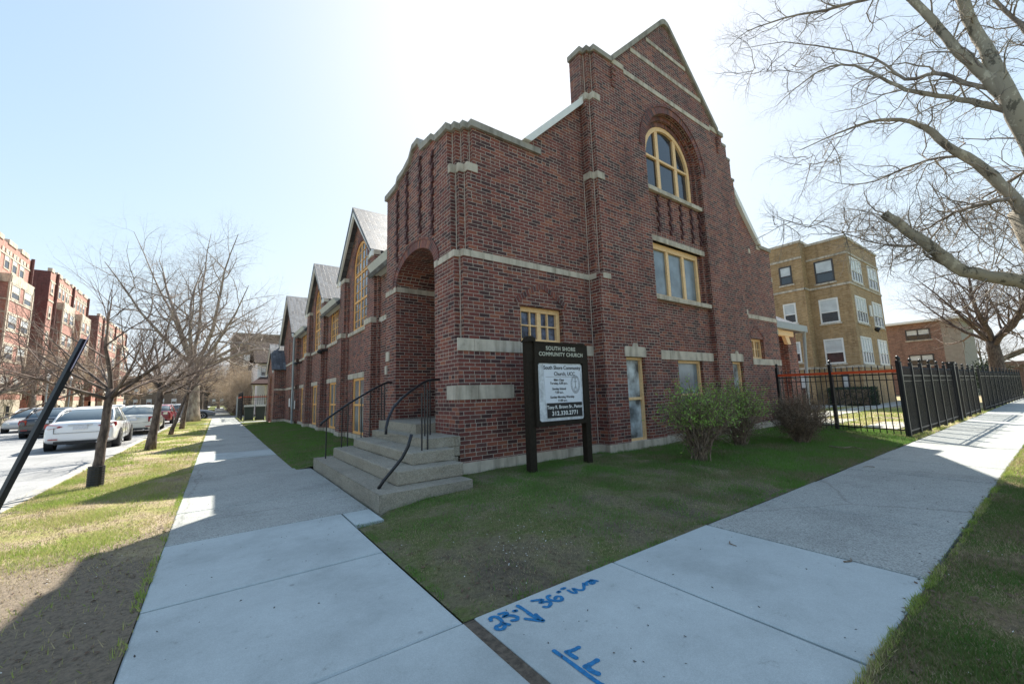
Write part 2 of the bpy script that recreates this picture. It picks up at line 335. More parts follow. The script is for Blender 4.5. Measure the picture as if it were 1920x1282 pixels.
# ================================================================ GROUND
def grassmat(name, g1, g2, straw, dirt, bias=.5, scale=.7, bare=None):
    m_, nt_, b = mat(name); L = nt_.links; tc = node(nt_, 'ShaderNodeTexCoord')
    a = node(nt_, 'ShaderNodeTexNoise'); a.inputs['Scale'].default_value = scale; a.inputs['Detail'].default_value = 10; a.inputs['Roughness'].default_value = .72; L.new(tc.outputs['Object'], a.inputs['Vector'])
    r = ramp(nt_, [(bias-.16, dirt), (bias-.04, straw), (bias+.05, g2), (bias+.18, g1)]); L.new(a.outputs['Fac'], r.inputs[0])
    if bare:
        sp = node(nt_, 'ShaderNodeSeparateXYZ'); L.new(tc.outputs['Object'], sp.inputs[0]); mr = node(nt_, 'ShaderNodeMapRange'); L.new(sp.outputs[1], mr.inputs[0]); mr.inputs[1].default_value = bare[0]; mr.inputs[2].default_value = bare[1]; mr.inputs[3].default_value = bare[2]; mr.inputs[4].default_value = 0; sb = node(nt_, 'ShaderNodeMath'); sb.operation = 'SUBTRACT'; L.new(a.outputs['Fac'], sb.inputs[0]); L.new(mr.outputs[0], sb.inputs[1]); L.new(sb.outputs[0], r.inputs[0])
    c = node(nt_, 'ShaderNodeTexNoise'); c.inputs['Scale'].default_value = 28; c.inputs['Detail'].default_value = 8; c.inputs['Roughness'].default_value = .8; L.new(tc.outputs['Object'], c.inputs['Vector'])
    r3 = ramp(nt_, [(.3, (.45, .45, .45)), (.5, (1, 1, 1)), (.75, (1.5, 1.45, 1.35))]); L.new(c.outputs['Fac'], r3.inputs[0])
    m2 = node(nt_, 'ShaderNodeMix'); m2.data_type = 'RGBA'; m2.blend_type = 'MULTIPLY'; m2.inputs[0].default_value = 1; L.new(r.outputs[0], m2.inputs[6]); L.new(r3.outputs[0], m2.inputs[7])
    L.new(m2.outputs[2], b.inputs['Base Color']); b.inputs['Roughness'].default_value = .95; b.inputs['Specular IOR Level'].default_value = .1
    bp = node(nt_, 'ShaderNodeBump'); bp.inputs['Strength'].default_value = .9; bp.inputs['Distance'].default_value = .03; L.new(c.outputs['Fac'], bp.inputs['Height']); L.new(bp.outputs[0], b.inputs['Normal'])
    return m_
DIRT = (.085, .070, .055); STRAW = (.21, .175, .10)
GLAWN = grassmat('lawn_soil', (.10, .15, .045), (.15, .17, .065), (.21, .19, .115), (.16, .135, .10), .46, 1.3, bare=(2.5, 4.4, .09))
GVERGE = grassmat('verge_soil', (.22, .27, .07), (.36, .33, .14), (.43, .35, .23), (.22, .175, .13), .54, 1.0)
GVR = grassmat('dark_verge_soil', (.12, .18, .05), (.17, .18, .07), (.27, .21, .13), (.15, .12, .09), .50, 1.6)  # right verge: darker, browner green, close to the lawn's own colours
GFAR = grassmat('far_ground', (.10, .15, .04), (.14, .16, .05), (.2, .18, .1), (.13, .11, .08), .45, .3)
ROOTLOC['_'] = (0, 0, 0)
def sheet(name, mat_, x0, x1, y0, y1, z, nx=1, ny=1, zf=None, thick=0):
    vs = []; fs = []
    for j in range(ny+1):
        for i in range(nx+1):
            x = x0+(x1-x0)*i/nx; y = y0+(y1-y0)*j/ny; vs.append((x, y, z+(zf(x, y) if zf else 0)))
    for j in range(ny):
        for i in range(nx):
            a = j*(nx+1)+i; fs.append((a, a+1, a+nx+2, a+nx+1))
    b = MB(); b.idx(vs, fs)
    o = b.build(name, mat_, smooth=nx > 1); o['kind'] = 'structure'; return o
sheet('ground', GFAR, -900, 900, -300, 1500, -.19)
sheet('road', ASPH, -12.4, -2.42, -60, 46, -.13)
sheet('road', ASPH, -140, 90, 46, 57, -.134)
sheet('road', ASPH, -12.4, -2.42, 57, 400, -.13)
def kerb(x0, x1, y0, y1):
    b = MB()
    n = max(1, int((y1-y0)/3))
    for i in range(n):
        a = y0+(y1-y0)*i/n; c = y0+(y1-y0)*(i+1)/n-.012; d = random.uniform(-.006, .004)
        b.box(x0, x1, a, c, -.18, .005+d)
    o = b.build('kerb', CURB); o['kind'] = 'structure'
kerb(-2.42, -2.24, -9, 45.6); kerb(-12.6, -12.4, -20, 45.6); kerb(-2.42, -2.24, 57.4, 200); kerb(-12.6, -12.4, 57.4, 200)
rn = random.Random(3)
from mathutils import noise as mn
def vh(x, y): return mn.noise(Vector((x*1.3, y*1.3, 3)))*.022 + mn.noise(Vector((x*5, y*5, 9)))*.008
def lawnz(x, y):
    d = min(max(0, (y-2.33)/3.2), 1) if x > 2.2 or y < 5 else 1
    dx = min(max(0, (x-1.33)/2.0), 1)
    return -.02 + .11*(1-(1-min(d, dx if y > 4.8 else dx*1.0))**1.6) + vh(x, y)*min(1, d*3, dx*4)
def lz(x, y):       # church lawn height
    dx = min(max(0, (x-(1.30 if y < 4.6 else 1.64))/1.6), 1); dy = min(max(0, (y-2.33)/2.2), 1)
    if y > 4.6 and x < 1.66: return -.045
    t = min(dx, dy); return -.004+.095*t*(2-t)+vh(x, y)*min(1, t*4)
sheet('lawn', GLAWN, 1.268, 15.4, 2.325, 5.98, 0, 160, 44, lz)
def lz2(x, y):
    dx = min(max(0, (x-1.29)/1.6), 1); return -.004+.10*dx*(2-dx)+vh(x, y)*min(1, dx*4)
sheet('lawn', GLAWN, 1.29, 3.62, 9.15, 28.8, 0, 30, 150, lz2)
GVERGEL = grassmat('worn_verge_soil', (.22, .27, .07), (.36, .33, .14), (.43, .35, .23), (.27, .22, .165), .50, 1.3, bare=(4.2, 6.2, .30))
sheet('grass_verge', GVERGEL, -2.24, -.35, -9, 45.5, .0, 30, 300, lambda x, y: -.004+vh(x, y)*.8*min(1, (-.35-x)*6))
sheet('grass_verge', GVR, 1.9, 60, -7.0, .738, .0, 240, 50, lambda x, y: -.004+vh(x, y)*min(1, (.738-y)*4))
sheet('churchyard', GVERGE, 15.4, 62, 2.34, 30, .0, 120, 60, lambda x, y: -.03+vh(x*.7, y*.7))
sheet('grass_verge', GFAR, -17.5, -12.6, -20, 45.5, -.02)
sheet('grass_verge', GFAR, 1.34, 60, 28.8, 45, -.02)
# slabs
def slabs(name, lst, m_):
    b = MB()
    for x0, x1, y0, y1 in lst:
        g = .0085; z = rn.uniform(-.004, .003); t = [rn.uniform(-.003, .003) for _ in range(4)]
        X0, X1, Y0, Y1 = x0+g, x1-g, y0+g, y1-g; e = .012
        P = [(X0, Y0), (X1, Y0), (X1, Y1), (X0, Y1)]; Q = [(X0+e, Y0+e), (X1-e, Y0+e), (X1-e, Y1-e), (X0+e, Y1-e)]
        vs = [(p[0], p[1], -.15) for p in P] + [(p[0], p[1], z-.008+k) for p, k in zip(P, t)] + [(p[0], p[1], z+k) for p, k in zip(Q, t)]
        fs = []
        for i in range(4):
            j = (i+1) % 4; fs += [(i, j, j+4, i+4), (i+4, j+4, j+8, i+8)]
        fs.append((8, 9, 10, 11)); b.idx(vs, fs)
    o = b.build(name, m_); o['kind'] = 'structure'; return o
newl = [(-.355, 1.27, 3.78, 5.30), (-.355, 1.27, 2.32, 3.78), (-.355, 1.27, .80, 2.32), (-.355, 1.27, -.75, .80), (-.355, 1.27, -2.3, -.75), (1.272, 1.60, 4.74, 5.30),
        (1.335, 2.62, .735, 2.335), (2.62, 4.03, .735, 2.335), (-.355, 1.30, 12.2, 13.7)]
slabs('sidewalk', newl, CNEW)
oldl = []
y = 5.30
while y < 45:
    if not (12.1 < y < 12.3): oldl.append((-.355, 1.60 if y < 9.0 else 1.30, y, min(y+1.38, 45.5)))
    y += 1.38 if not (12.1 < y < 12.3) else 1.5
    if abs(y-12.2) < .5: y = 12.2 if y < 13 else y
x = 4.03
while x < 75: oldl.append((x, x+1.42, .75, 2.32)); x += 1.42
y = 58
while y < 150: oldl.append((-.355, 1.30, y, y+2.5)); y += 2.5
oldl += [(1.5, 5.2, 33.2, 34.6), (-2.2, -.36, 33.2, 34.8), (1.32, 1.5, 33.2, 34.6)]
slabs('sidewalk', oldl, COLD)
slabs('path', [(14.6, 45, 8.6, 10.4), (15.6, 20, 5.0, 6.6), (14.9, 19, 3.2, 4.1), (15.5, 40, 6.3, 7.6)], CURB)
gb = MB(); gb.box(1.266, 1.342, .735, 2.335, -.15, -.010); tag(gb.build('ground', simple('packed_dirt', (.12, .095, .07), .95, noise_s=30, noise_a=.5, bump=1)), kind='structure')
# ================================================================ CHURCH
church = thing('church', 'dark red brick church with stone bands and cream framed windows on the corner', 'church', (3.23, 5.97, 0))
W0, F0, F1, FR, F2, W1 = 3.23, 5.97, 5.66, 5.80, 5.75, 3.60
T = .30
# ---- tower
b = MB()
o_ = [(6.47, 0), (9.62, 0), (9.62, 6.27), (8.9, 6.27), (8.8, 6.40), (8.45, 6.42), (8.1, 6.52), (7.9, 6.72), (7.6, 6.72), (7.45, 6.48), (6.9, 6.42), (6.75, 6.30), (6.47, 6.27)]
b.prism(yz(o_, W0), (T, 0, 0), [yz(arch(7.91, 1.03, 0, 3.86, .52)[:0] + [(6.88, .05), (8.94, .05)] + [(7.91+1.03*math.cos(math.pi*i/20), 3.86+.56*math.sin(math.pi*i/20)) for i in range(21)], W0)])
WF = [(3.73, 0), (6.50, 0), (6.50, 8.04), (4.86, 6.47), (4.80, 6.27), (3.73, 6.27)]
b.prism(xz(WF, F0), (0, T, 0), [xz(rect(4.56, 5.64, 2.31, 3.02), F0)])
k = .115
jm = []
def corner(n, z0, z1, x=W0, y=F0, L=.5, t=.3):
    p = [(x, y+L)]; 
    for i in range(n, 0, -1): p += [(x+(n-i)*k, y+i*k), (x+(n-i+1)*k, y+i*k)]
    p += [(x+n*k, y), (x+L, y), (x+L, y+t), (x+t, y+L)]
    if n == 0: p = [(x, y+L), (x, y), (x+L, y), (x+L, y+t), (x+t, y+L)]
    b.prism([(a, c, z0) for a, c in p], (0, 0, z1-z0))
    for i in range(n, 0, -1): jm.append((x+(n-i+1)*k, y+i*k, z0, z1))
corner(0, 0, 2.31); corner(1, 2.31, 3.88); corner(2, 3.88, 5.48); corner(3, 5.48, 6.27)
b.prism([(3.53, 9.32, 0), (6.5, 9.32, 0), (6.5, 9.62, 0), (3.53, 9.62, 0)], (0, 0, 6.2))
# porch recess: side reveals, back wall, vault
b.box(3.53, 4.85, 6.55, 6.88, 0, 3.86); b.box(3.53, 4.85, 8.94, 9.3, 0, 3.86)
vb = MB()
A = [(7.91+1.03*math.cos(math.pi*i/20), 3.86+.56*math.sin(math.pi*i/20)) for i in range(21)]
b.prism(yz([(6.6, 3.86), (6.6, 5.2), (9.3, 5.2), (9.3, 3.86)] + [(p[0], p[1]) for p in A], 3.531), (1.32, 0, 0))
b.prism(yz(rect(6.6, 9.3, 0, 5.0), 4.86), (.2, 0, 0), [yz(arch(7.91, .78, .95, 2.75, .55), 4.86)])
wall_t = b.build('tower_wall', BRK, church)
# arch ring on the west face
def ringmesh(mb, pl, pts, c, d0, d1):     # pl 'x' or 'y'
    s_ = 0
    for i in range(len(pts)-1):
        (a0, a1), (b0, b1) = pts[i], pts[i+1]
        ds = math.hypot(b1[0]-a1[0], b1[1]-a1[1])
        P = lambda q, d: (c+d, q[0], q[1]) if pl == 'x' else (q[0], c+d, q[1])
        th = math.hypot(a1[0]-a0[0], a1[1]-a0[1])
        uv = [(s_, .012), (s_+ds, .012), (s_+ds, .012+min(th, .2)), (s_, .012+min(th, .2))]
        q = [P(a0, d0), P(b0, d0), P(b1, d0), P(a1, d0)]
        mb.face(q, uv)
        mb.face([P(a1, d0), P(b1, d0), P(b1, d1), P(a1, d1)]); mb.face([P(b0, d0), P(a0, d0), P(a0, d1), P(b0, d1)])
        s_ += ds
b = Parts(SOLD, church); b.n = 'arch_ring'; ringmesh(b, 'x', ring2(7.91, 1.03, 1.20, 3.86, .56, .73), W0, -.012, .05)
ringmesh(b, 'x', ring2(7.91, 1.205, 1.25, 3.86, .735, .78), W0, -.02, .05)
b.done()
# inner door
dr = MB()
for y0, y1 in ((7.13, 7.2), (8.62, 8.69), (7.88, 7.94)): dr.box(4.83, 4.92, y0, y1, .95, 2.8)
dr.box(4.84, 4.92, 7.2, 8.62, 2.72, 2.8)
dob = dr.build('door', CREAM, church)
dp = MB(); dp.box(4.94, 4.98, 7.2, 7.88, .95, 3.3); dp.box(4.94, 4.98, 7.94, 8.62, .95, 3.3); dp.build('door_leaf', simple('door_wood', (.10, .05, .03), .5, noise_s=5, noise_a=.3), dob)
# decorative brick chains
def chains(mb, pl, c, us, z0, z1, w=.075):
    for u in us:
        mb.new('brick_ornament'); z = z0; i = 0
        while z < z1:
            h = .058; off = (.028 if (i//2) % 2 else -.028); d = .045 if i % 2 == 0 else .032
            a, b_ = u-w/2+off, u+w/2+off
            if pl == 'x': mb.box(c-d, c+.02, a, b_, z, z+h)
            else: mb.box(a, b_, c-d, c+.02, z, z+h)
            z += .0677; i += 1
b = Parts(simple('ornament_brick', (.085, .034, .033), .8, noise_s=12, noise_a=.45), church); chains(b, 'x', W0, (6.95,), 4.45, 6.15); chains(b, 'x', W0, (7.55,), 4.7, 6.35); chains(b, 'x', W0, (8.27,), 4.7, 6.35); chains(b, 'x', W0, (8.87,), 4.45, 6.15)
chains(b, 'y', FR, (9.05, 9.58, 10.11, 10.64, 11.06), 5.4, 6.36); b.done()
# ---- stone trim
st = Parts(LIME, church)
def bandY(x0, x1, z0, z1, y, pr=.015, d=.1):     # separate stones with fine joints
    st.new('stone_band')
    n = max(1, round((x1-x0)/.9)); 
    for i in range(n):
        a = x0+(x1-x0)*i/n; c = x0+(x1-x0)*(i+1)/n-(.006 if i < n-1 else 0); st.box(a, c, y-pr, y+d, z0, z1)
def bandX(y0, y1, z0, z1, x, pr=.015, d=.1):
    st.new('stone_band')
    n = max(1, round((y1-y0)/.9))
    for i in range(n):
        a = y0+(y1-y0)*i/n; c = y0+(y1-y0)*(i+1)/n-(.006 if i < n-1 else 0); st.box(x-pr, x+d, a, c, z0, z1)
def zig(n, z0, z1, pr=.015, x=W0, y=F0, lx=.3, ly=.3):
    st.new('quoin_stone')
    X, Y = x-pr, y-pr; p = [(X, y+ly)]
    if n == 0: p += [(X, Y)]
    for i in range(n, 0, -1): p += [(X+(n-i)*k, Y+i*k), (X+(n-i+1)*k, Y+i*k)]
    if n: p += [(X+n*k, Y)]
    p += [(x+lx, Y), (x+lx, y+.08), (x+.08+k*n*.6, y+.08+k*n*.6), (x+.08, y+ly)]
    st.prism([(a, c, z0) for a, c in p], (0, 0, z1-z0))
zig(1, 3.775, 3.895, ly=.905, lx=.25); bandY(3.486, 6.50, 3.775, 3.895, F0)
zig(2, 5.40, 5.56, ly=.30, lx=.44)
zig(0, 2.105, 2.315, ly=.02, lx=.3); bandY(3.536, 6.50, 2.105, 2.315, F0)
zig(0, 1.28, 1.52, ly=.42, lx=.36); bandY(3.595, 4.35, 1.28, 1.52, F0)
bandX(8.945, 9.635, 3.775, 3.895, W0); bandY(3.24, 4.84, 3.775, 3.895, 8.94)
bandY(4.05, 4.84, 2.90, 3.15, 6.91, d=.06)
st.new('quoin_stone'); st.box(3.20, 3.28, 9.35, 9.55, 2.2, 2.42); st.new(); st.box(3.205, 3.28, 9.5, 9.63, 1.9, 2.1)
# base course
def base_run(pts, z0=-.05, z1=.26):
    for (x0, y0), (x1, y1) in zip(pts, pts[1:]):
        st.new('base_course')
        if abs(y1-y0) < 1e-6:
            n = max(1, round(abs(x1-x0)/1.1))
            for i in range(n): st.box(x0+(x1-x0)*i/n, x0+(x1-x0)*(i+1)/n-.006, y0-.035, y0+.12, z0, z1)
        else:
            st.box(x0-.035, x0+.1, min(y0, y1)-.033, max(y0, y1)-.037, z0+.001, z1-.001)
base_run([(3.24, F0), (6.53, F0)]); base_run([(6.50, F1), (8.50, F1)]); base_run([(6.50, F0), (6.50, F1)]); base_run([(8.505, FR), (11.145, FR)]); base_run([(11.15, F1), (13.15, F1)]); base_run([(13.155, F2), (15.50, F2)])
# pier cap stones at the gable block corner
def bzig(z0, z1, n=1, x=6.50, y=F1, wx=.34, wy=.31):
    zig(n, z0, z1, x=x, y=y, lx=wx, ly=wy)
bzig(3.775, 3.895); bzig(6.08, 6.24); bzig(8.02, 8.18)
# gable bands
bandY(7.35, 7.80, 9.28, 9.42, F1); bandY(7.80, 11.9, 9.20, 9.33, F1); bandY(11.9, 12.35, 9.28, 9.42, F1)
bandY(8.15, 11.52, 10.00, 10.12, F1); bandY(8.90, 10.78, 10.70, 10.81, F1)
# window header stones
def header(cx, hw=.37):
    st.new('lintel')
    st.prism(xz([(cx-hw, 2.09), (cx+hw, 2.09), (cx+hw, 2.27), (cx+hw-.03, 2.32), (cx+.10, 2.32), (cx+.06, 2.40), (cx-.06, 2.40), (cx-.10, 2.32), (cx-hw+.03, 2.32), (cx-hw, 2.27)], F1-.02), (0, .12, 0))
header(7.52); header(12.20)
bandY(8.52, 11.14, 2.08, 2.30, FR); bandY(8.52, 11.14, 5.10, 5.24, FR, .03)
st.new('sill'); st.box(8.52, 11.14, FR-.10, FR+.15, 3.56, 3.67); st.new(); st.box(8.52, 11.14, FR-.09, FR+.12, 6.43, 6.54)
bandY(13.40, 15.50, 3.50, 3.63, F2); st.new('quoin_stone'); st.box(13.22, 13.42, F2-.015, F2+.1, 3.60, 3.76); bandY(13.42, 15.50, 2.03, 2.22, F2)
st.new('quoin_stone'); st.box(13.9, 14.02, F2-.012, F2+.05, 5.72, 5.86); st.new(); st.box(14.5, 14.75, F2-.02, F2+.1, 5.95, 6.08)
for z in (4.95, 3.1): st.new(); st.box(15.44, 15.515, F2-.012, F2+.2, z, z+.16)
# W side trim
for c in (13.45, 20.25):
    for y0, y1 in ((c-2.12, c-1.50), (c+1.28, c+1.90)):
        st.new('pilaster_stone'); st.box(3.36, 3.62, y0-.012, y1+.012, 3.47, 3.62); st.new(); st.box(3.43, 3.62, y0-.02, y1+.02, 5.46, 5.60); st.new(); st.box(3.35, 3.6, y0-.02, y1+.02, -.05, .24)
for a, c in ((9.65, 11.3), (11.97, 14.7), (15.37, 18.1), (18.77, 21.5), (22.17, 25.0)): bandX(a, c, 3.47, 3.585, W1, .04)
for a, c in ((9.65, 11.3), (11.97, 14.7), (15.37, 18.1), (18.77, 21.5), (22.17, 25.0)): bandX(a, c, -.05, .24, W1, .035)
for a, c in ((12.65, 14.68), (16.2, 18.05), (19.8, 21.48), (23.0, 24.9)): bandX(a, c, 2.0, 2.17, W1, .012)
bandX(25.0, 30.4, 3.47, 3.58, 3.4, .015); bandX(25.0, 28.99, 2.0, 2.12, 3.4, .012); bandX(25.0, 28.98, -.05, .24, 3.4, .035)
st.new('stone_band'); st.box(2.785, 3.38, 28.985, 29.1, 2.0, 2.12); st.new(); st.box(2.765, 3.39, 28.965, 29.2, -.05, .24)
st.done()
# ---- copings
cp = Parts(LIMED, church)
def copingpath(pts, c, pl, over=.06, th=.13, wdt=.42):
    cp.new('coping')
    for (a, za), (b_, zb) in zip(pts, pts[1:]):
        if pl == 'x': q = [(c-over, a, za), (c-over, b_, zb), (c-over, b_, zb+th), (c-over, a, za+th)]; vec = (wdt, 0, 0)
        else: q = [(a, c-over, za), (b_, c-over, zb), (b_, c-over, zb+th), (a, c-over, za+th)]; vec = (0, wdt, 0)
        cp.prism(q, vec)
copingpath([(6.40, 6.27), (6.75, 6.30), (6.9, 6.42), (7.45, 6.48), (7.6, 6.72), (7.9, 6.72), (8.1, 6.52), (8.45, 6.42), (8.8, 6.40), (8.9, 6.27), (9.66, 6.27)], W0, 'x')
X, Y = W0-.06, F0-.06; n = 3
p = [(X, 6.40)]
for i in range(n, 0, -1): p += [(X+(n-i)*k, Y+i*k), (X+(n-i+1)*k, Y+i*k)]
p += [(X+n*k, Y), (3.73, Y), (3.73, Y+.42), (X+.42, 6.40)]
cp.prism([(a, c, 6.27) for a, c in p], (0, 0, .13))
copingpath([(3.732, 6.27), (5.20, 6.27)], F0, 'y'); 
cp.new(); cp.box(3.6, 6.4, 9.28, 9.66, 6.2, 6.33)
# pier tops and gable rake
def pier(x0, x1):
    cp.new('coping')
    n = 2; X, Y = x0-.05, F1-.05
    if x0 < 8:
        p = [(X, 6.25)]
        for i in range(n, 0, -1): p += [(X+(n-i)*k, Y+i*k), (X+(n-i+1)*k, Y+i*k)]
        p += [(X+n*k, Y), (x1, Y), (x1, 6.25)]
    else: p = [(x0, 6.25), (x0, Y), (x1+.05, Y), (x1+.05, 6.25)]
    cp.prism([(a, c, 9.27) for a, c in p], (0, 0, .13))
pier(6.50, 7.34); pier(12.34, 12.62)
RK = [(7.34, 9.29), (9.60, 11.55), (9.72, 11.64), (9.83, 11.67), (9.95, 11.64), (10.06, 11.55), (12.34, 9.29)]
copingpath(RK, F1, 'y', .07, .16, .44)
for x0, x1, z in ((12.62, 12.86, 9.02), (12.86, 13.04, 8.6), (13.04, 13.2, 7.95)): cp.new(); cp.box(x0, x1+.012, F1-.012, 6.2, z, z+.08)
cp.new(); cp.prism(xz([(14.62, 6.02), (15.55, 6.02), (15.55, 6.13), (14.62, 6.13)], F2-.05), (0, .42, 0))
cp.done()
# ---- gable block
b = MB()
N = 24
bay = [(8.50, -.2), (11.15, -.2)] + [(9.825+1.325*math.cos(math.pi*i/N), 7.52+1.325*math.sin(math.pi*i/N)) for i in range(N+1)]
gab = [(6.84, 0), (8.50, 0)] + [(8.5, 7.52)] + [(9.825-1.325*math.cos(math.pi*i/N), 7.52+1.325*math.sin(math.pi*i/N)) for i in range(1, N)] + [(11.15, 7.52), (11.15, 0), (13.15, 0), (13.15, 7.95), (13.04, 7.95), (13.04, 8.6), (12.86, 8.6), (12.86, 9.02), (12.62, 9.02), (12.62, 9.27), (12.34, 9.285), (10.06, 11.55), (9.83, 11.66), (9.60, 11.55), (7.34, 9.285), (6.84, 9.27)]
b.prism(xz(gab, F1), (0, .14, 0), [xz(rect(7.19, 7.85, .25, 2.09), F1), xz(rect(11.91, 12.56, .25, 2.09), F1)])
# second order, arch opening
def archhole(r, z0): return [(9.825-r, z0), (9.825+r, z0)] + [(9.825+r*math.cos(math.pi*i/N), 7.52+r*math.sin(math.pi*i/N)) for i in range(N+1)]
b.prism(xz(rect(8.50, 11.15, -.05, 2.9), FR), (0, .08, 0), [xz(rect(9.40, 10.56, .25, 2.08), FR)])
b.prism(xz(rect(8.50, 11.15, 2.9, 5.6), FR), (0, .08, 0), [xz(rect(8.68, 11.02, 3.66, 5.10), FR)])
b.prism(xz(rect(8.50, 11.15, 5.6, 6.50), FR), (0, .08, 0))
L_ = [(8.50, 6.50), (8.615, 6.50), (8.615, 7.52)] + [(9.825-1.21*math.cos(math.pi*i/N), 7.52+1.21*math.sin(math.pi*i/N)) for i in range(1, N)] + [(11.035, 7.52), (11.035, 6.50), (11.15, 6.50), (11.15, 7.52)] + [(9.825+1.325*math.cos(math.pi*i/N), 7.52+1.325*math.sin(math.pi*i/N)) for i in range(1, N)] + [(8.50, 7.52)]
b.prism(xz(L_, FR), (0, .08, 0))
Q = FR+.081
for x0_, x1_, z0_, z1_ in ((8.4, 9.40, 0, 2.9), (10.56, 11.3, 0, 2.9), (9.40, 10.56, 2.08, 2.9), (9.40, 10.56, 0, .25), (8.4, 8.76, 2.9, 5.6), (10.94, 11.3, 2.9, 5.6), (8.76, 10.94, 2.9, 3.66), (8.76, 10.94, 5.10, 5.6), (8.4, 11.3, 5.6, 6.5), (8.4, 8.735, 6.5, 7.5), (10.915, 11.3, 6.5, 7.5), (6.95, 7.19, 0, 2.9), (7.85, 8.4, 0, 2.9), (11.3, 11.91, 0, 2.9), (12.56, 12.7, 0, 2.9), (6.95, 8.4, 2.9, 7.5), (11.3, 12.7, 2.9, 7.5)):
    b.prism(xz(rect(x0_, x1_, z0_, z1_), Q), (0, .09, 0))
up = [(6.95, 7.5), (8.735, 7.5)] + [(9.825-1.09*math.cos(math.pi*i/N), 7.52+1.09*math.sin(math.pi*i/N)) for i in range(0, N+1)] + [(10.915, 7.5), (12.7, 7.5), (12.7, 8.9), (9.83, 11.5), (6.95, 8.9)]
b.prism(xz(up, FR+.081), (0, .09, 0))
# corner column of the block with nibs
def bcorner(n, z0, z1):
    x, y = 6.50, F1; p = [(x, F0+.2)]
    for i in range(n, 0, -1): p += [(x+(n-i)*k, y+i*k), (x+(n-i+1)*k, y+i*k)]
    p += [(x+n*k, y), (6.84, y), (6.84, F0+.2)]
    if n == 0: p = [(x, F0+.2), (x, y), (6.84, y), (6.84, F0+.2)]
    b.prism([(a, c, z0) for a, c in p], (0, 0, z1-z0))
    for i in range(n, 0, -1): jm.append((x+(n-i+1)*k, y+i*k, z0, z1))
bcorner(0, 0, 3.88); bcorner(1, 3.88, 8.10); bcorner(2, 8.10, 9.27)
b.box(6.501, 7.34, 6.172, 6.24, 6.0, 9.27); b.box(12.0, 13.149, 5.96, 6.2, 6.0, 8.5)
for x in (7.30, 12.25): 
    for i in range(4): b.box(x+(0 if x < 9 else 0), x+.10, F1-.10+i*.022, F1+.02, 8.62+.13*(3-i)+.001*i, 8.62+.13*(4-i))
b.build('gable_wall', BRK, church)
b = Parts(SOLD, church); b.n = 'arch_ring'; ringmesh(b, 'y', ring2(9.825, 1.325, 1.50, 7.52, 1.325, 1.50, 40), F1, -.010, .05); ringmesh(b, 'y', ring2(9.825, 1.505, 1.56, 7.52, 1.505, 1.56, 40), F1, -.028, .03)
b.new(); ringmesh(b, 'y', ring2(9.825, 1.21, 1.322, 7.52, 1.21, 1.322, 40), FR, -.008, .05); b.new(); ringmesh(b, 'y', ring2(9.825, 1.09, 1.207, 7.52, 1.09, 1.207, 40), FR+.081, -.006, .05)
# relieving arches over the small windows
def seg(cx, hw, zs, rise, t, y):
    b.new()
    pts = []
    for i in range(17):
        u = -1+2*i/16; f = (1-abs(u)**1.22); x_ = cx-u*hw; pts.append(((x_, zs+rise*f), (x_*1.0+(-u)*t*.55, zs+rise*f+t*.9)))
    ringmesh(b, 'y', pts, y, -.014, .03)
seg(5.10, .62, 3.04, .36, .11, F0); seg(13.88, .50, 2.86, .34, .10, F2)
b.done()
MORT = simple('mortar', (.52, .46, .40), .9, noise_s=9, noise_a=.35)
for (x_, y_, z0, z1) in jm+[(6.50, F0, .28, 6.2)]:
    q_ = MB(); q_.box(x_-.011, x_, y_-.011, y_, z0+.002, z1-.002); q_.build('mortar_joint', MORT, church)
# ---- right low wall
b = MB()
rw = [(13.151, 0), (15.50, 0), (15.50, 6.02), (14.66, 6.02), (14.3, 6.30), (13.8, 6.80), (13.151, 7.50)]
b.prism(xz(rw, F2), (0, T, 0), [xz(rect(13.45, 14.30, 2.22, 2.86), F2)])
b.box(15.2, 15.499, F2+T, 26, 0, 5.2)
b.build('east_wall', BRK, church)
# ---- west wall with dormer gables
b = MB()
def dorm(c): return [(c-1.85, 5.15), (c-1.85, 5.75), (c, 7.55), (c+1.85, 5.75), (c+1.85, 5.15)]
ol = [(9.60, 0), (25.0, 0), (25.0, 5.15)] + list(reversed(dorm(20.25))) + list(reversed(dorm(13.45))) + [(9.60, 5.15)]
hs = []
for c in (13.45, 20.25):
    hs.append([(c-.92, 3.58), (c+.65, 3.58)] + [(c-.135+.785*math.cos(math.pi*i/16), 5.72+.80*math.sin(math.pi*i/16)) for i in range(17)])
hs += [rect(16.2, 17.5, 3.58, 4.98), rect(23.0, 24.3, 3.58, 4.98)]
LW = [(12.72, 14.0), (16.25, 17.5), (19.82, 21.05), (23.15, 24.3)]
hs += [rect(a, c, .24, 2.0) for a, c in LW]
b.prism(yz(ol, W1), (T, 0, 0), [yz(h, W1) for h in hs])
for c in (13.45, 20.25):
    for y0, y1 in ((c-2.12, c-1.50), (c+1.28, c+1.90)):
        b.box(3.38, 3.599, y0, y1, 0, 3.47); b.box(3.45, 3.599, y0, y1, 3.62, 5.46)
        b.box(3.52, 3.599, y0-.12, y0-.001, .24, 5.3); b.box(3.52, 3.599, y1+.001, y1+.12, .24, 5.3)
    for y0, y1 in ((c-1.85, c-1.6), (c+1.6, c+1.85)): b.box(3.901, 6.0, y0+.001, y1-.001, 5.1, 5.75)
# cross gable
cg = [(25.0, 0), (30.4, 0), (30.4, 5.3), (27.7, 7.6), (25.0, 5.2)]
b.prism(yz(cg, 3.4), (.3, 0, 0), [yz([(27.45, 3.6), (28.0, 3.6), (28.0, 4.7), (27.72, 5.1), (27.45, 4.7)], 3.4), yz(rect(25.9, 26.9, .24, 2.0), 3.4)])
b.box(3.71, 12, 30.1, 30.4, 0, 5)
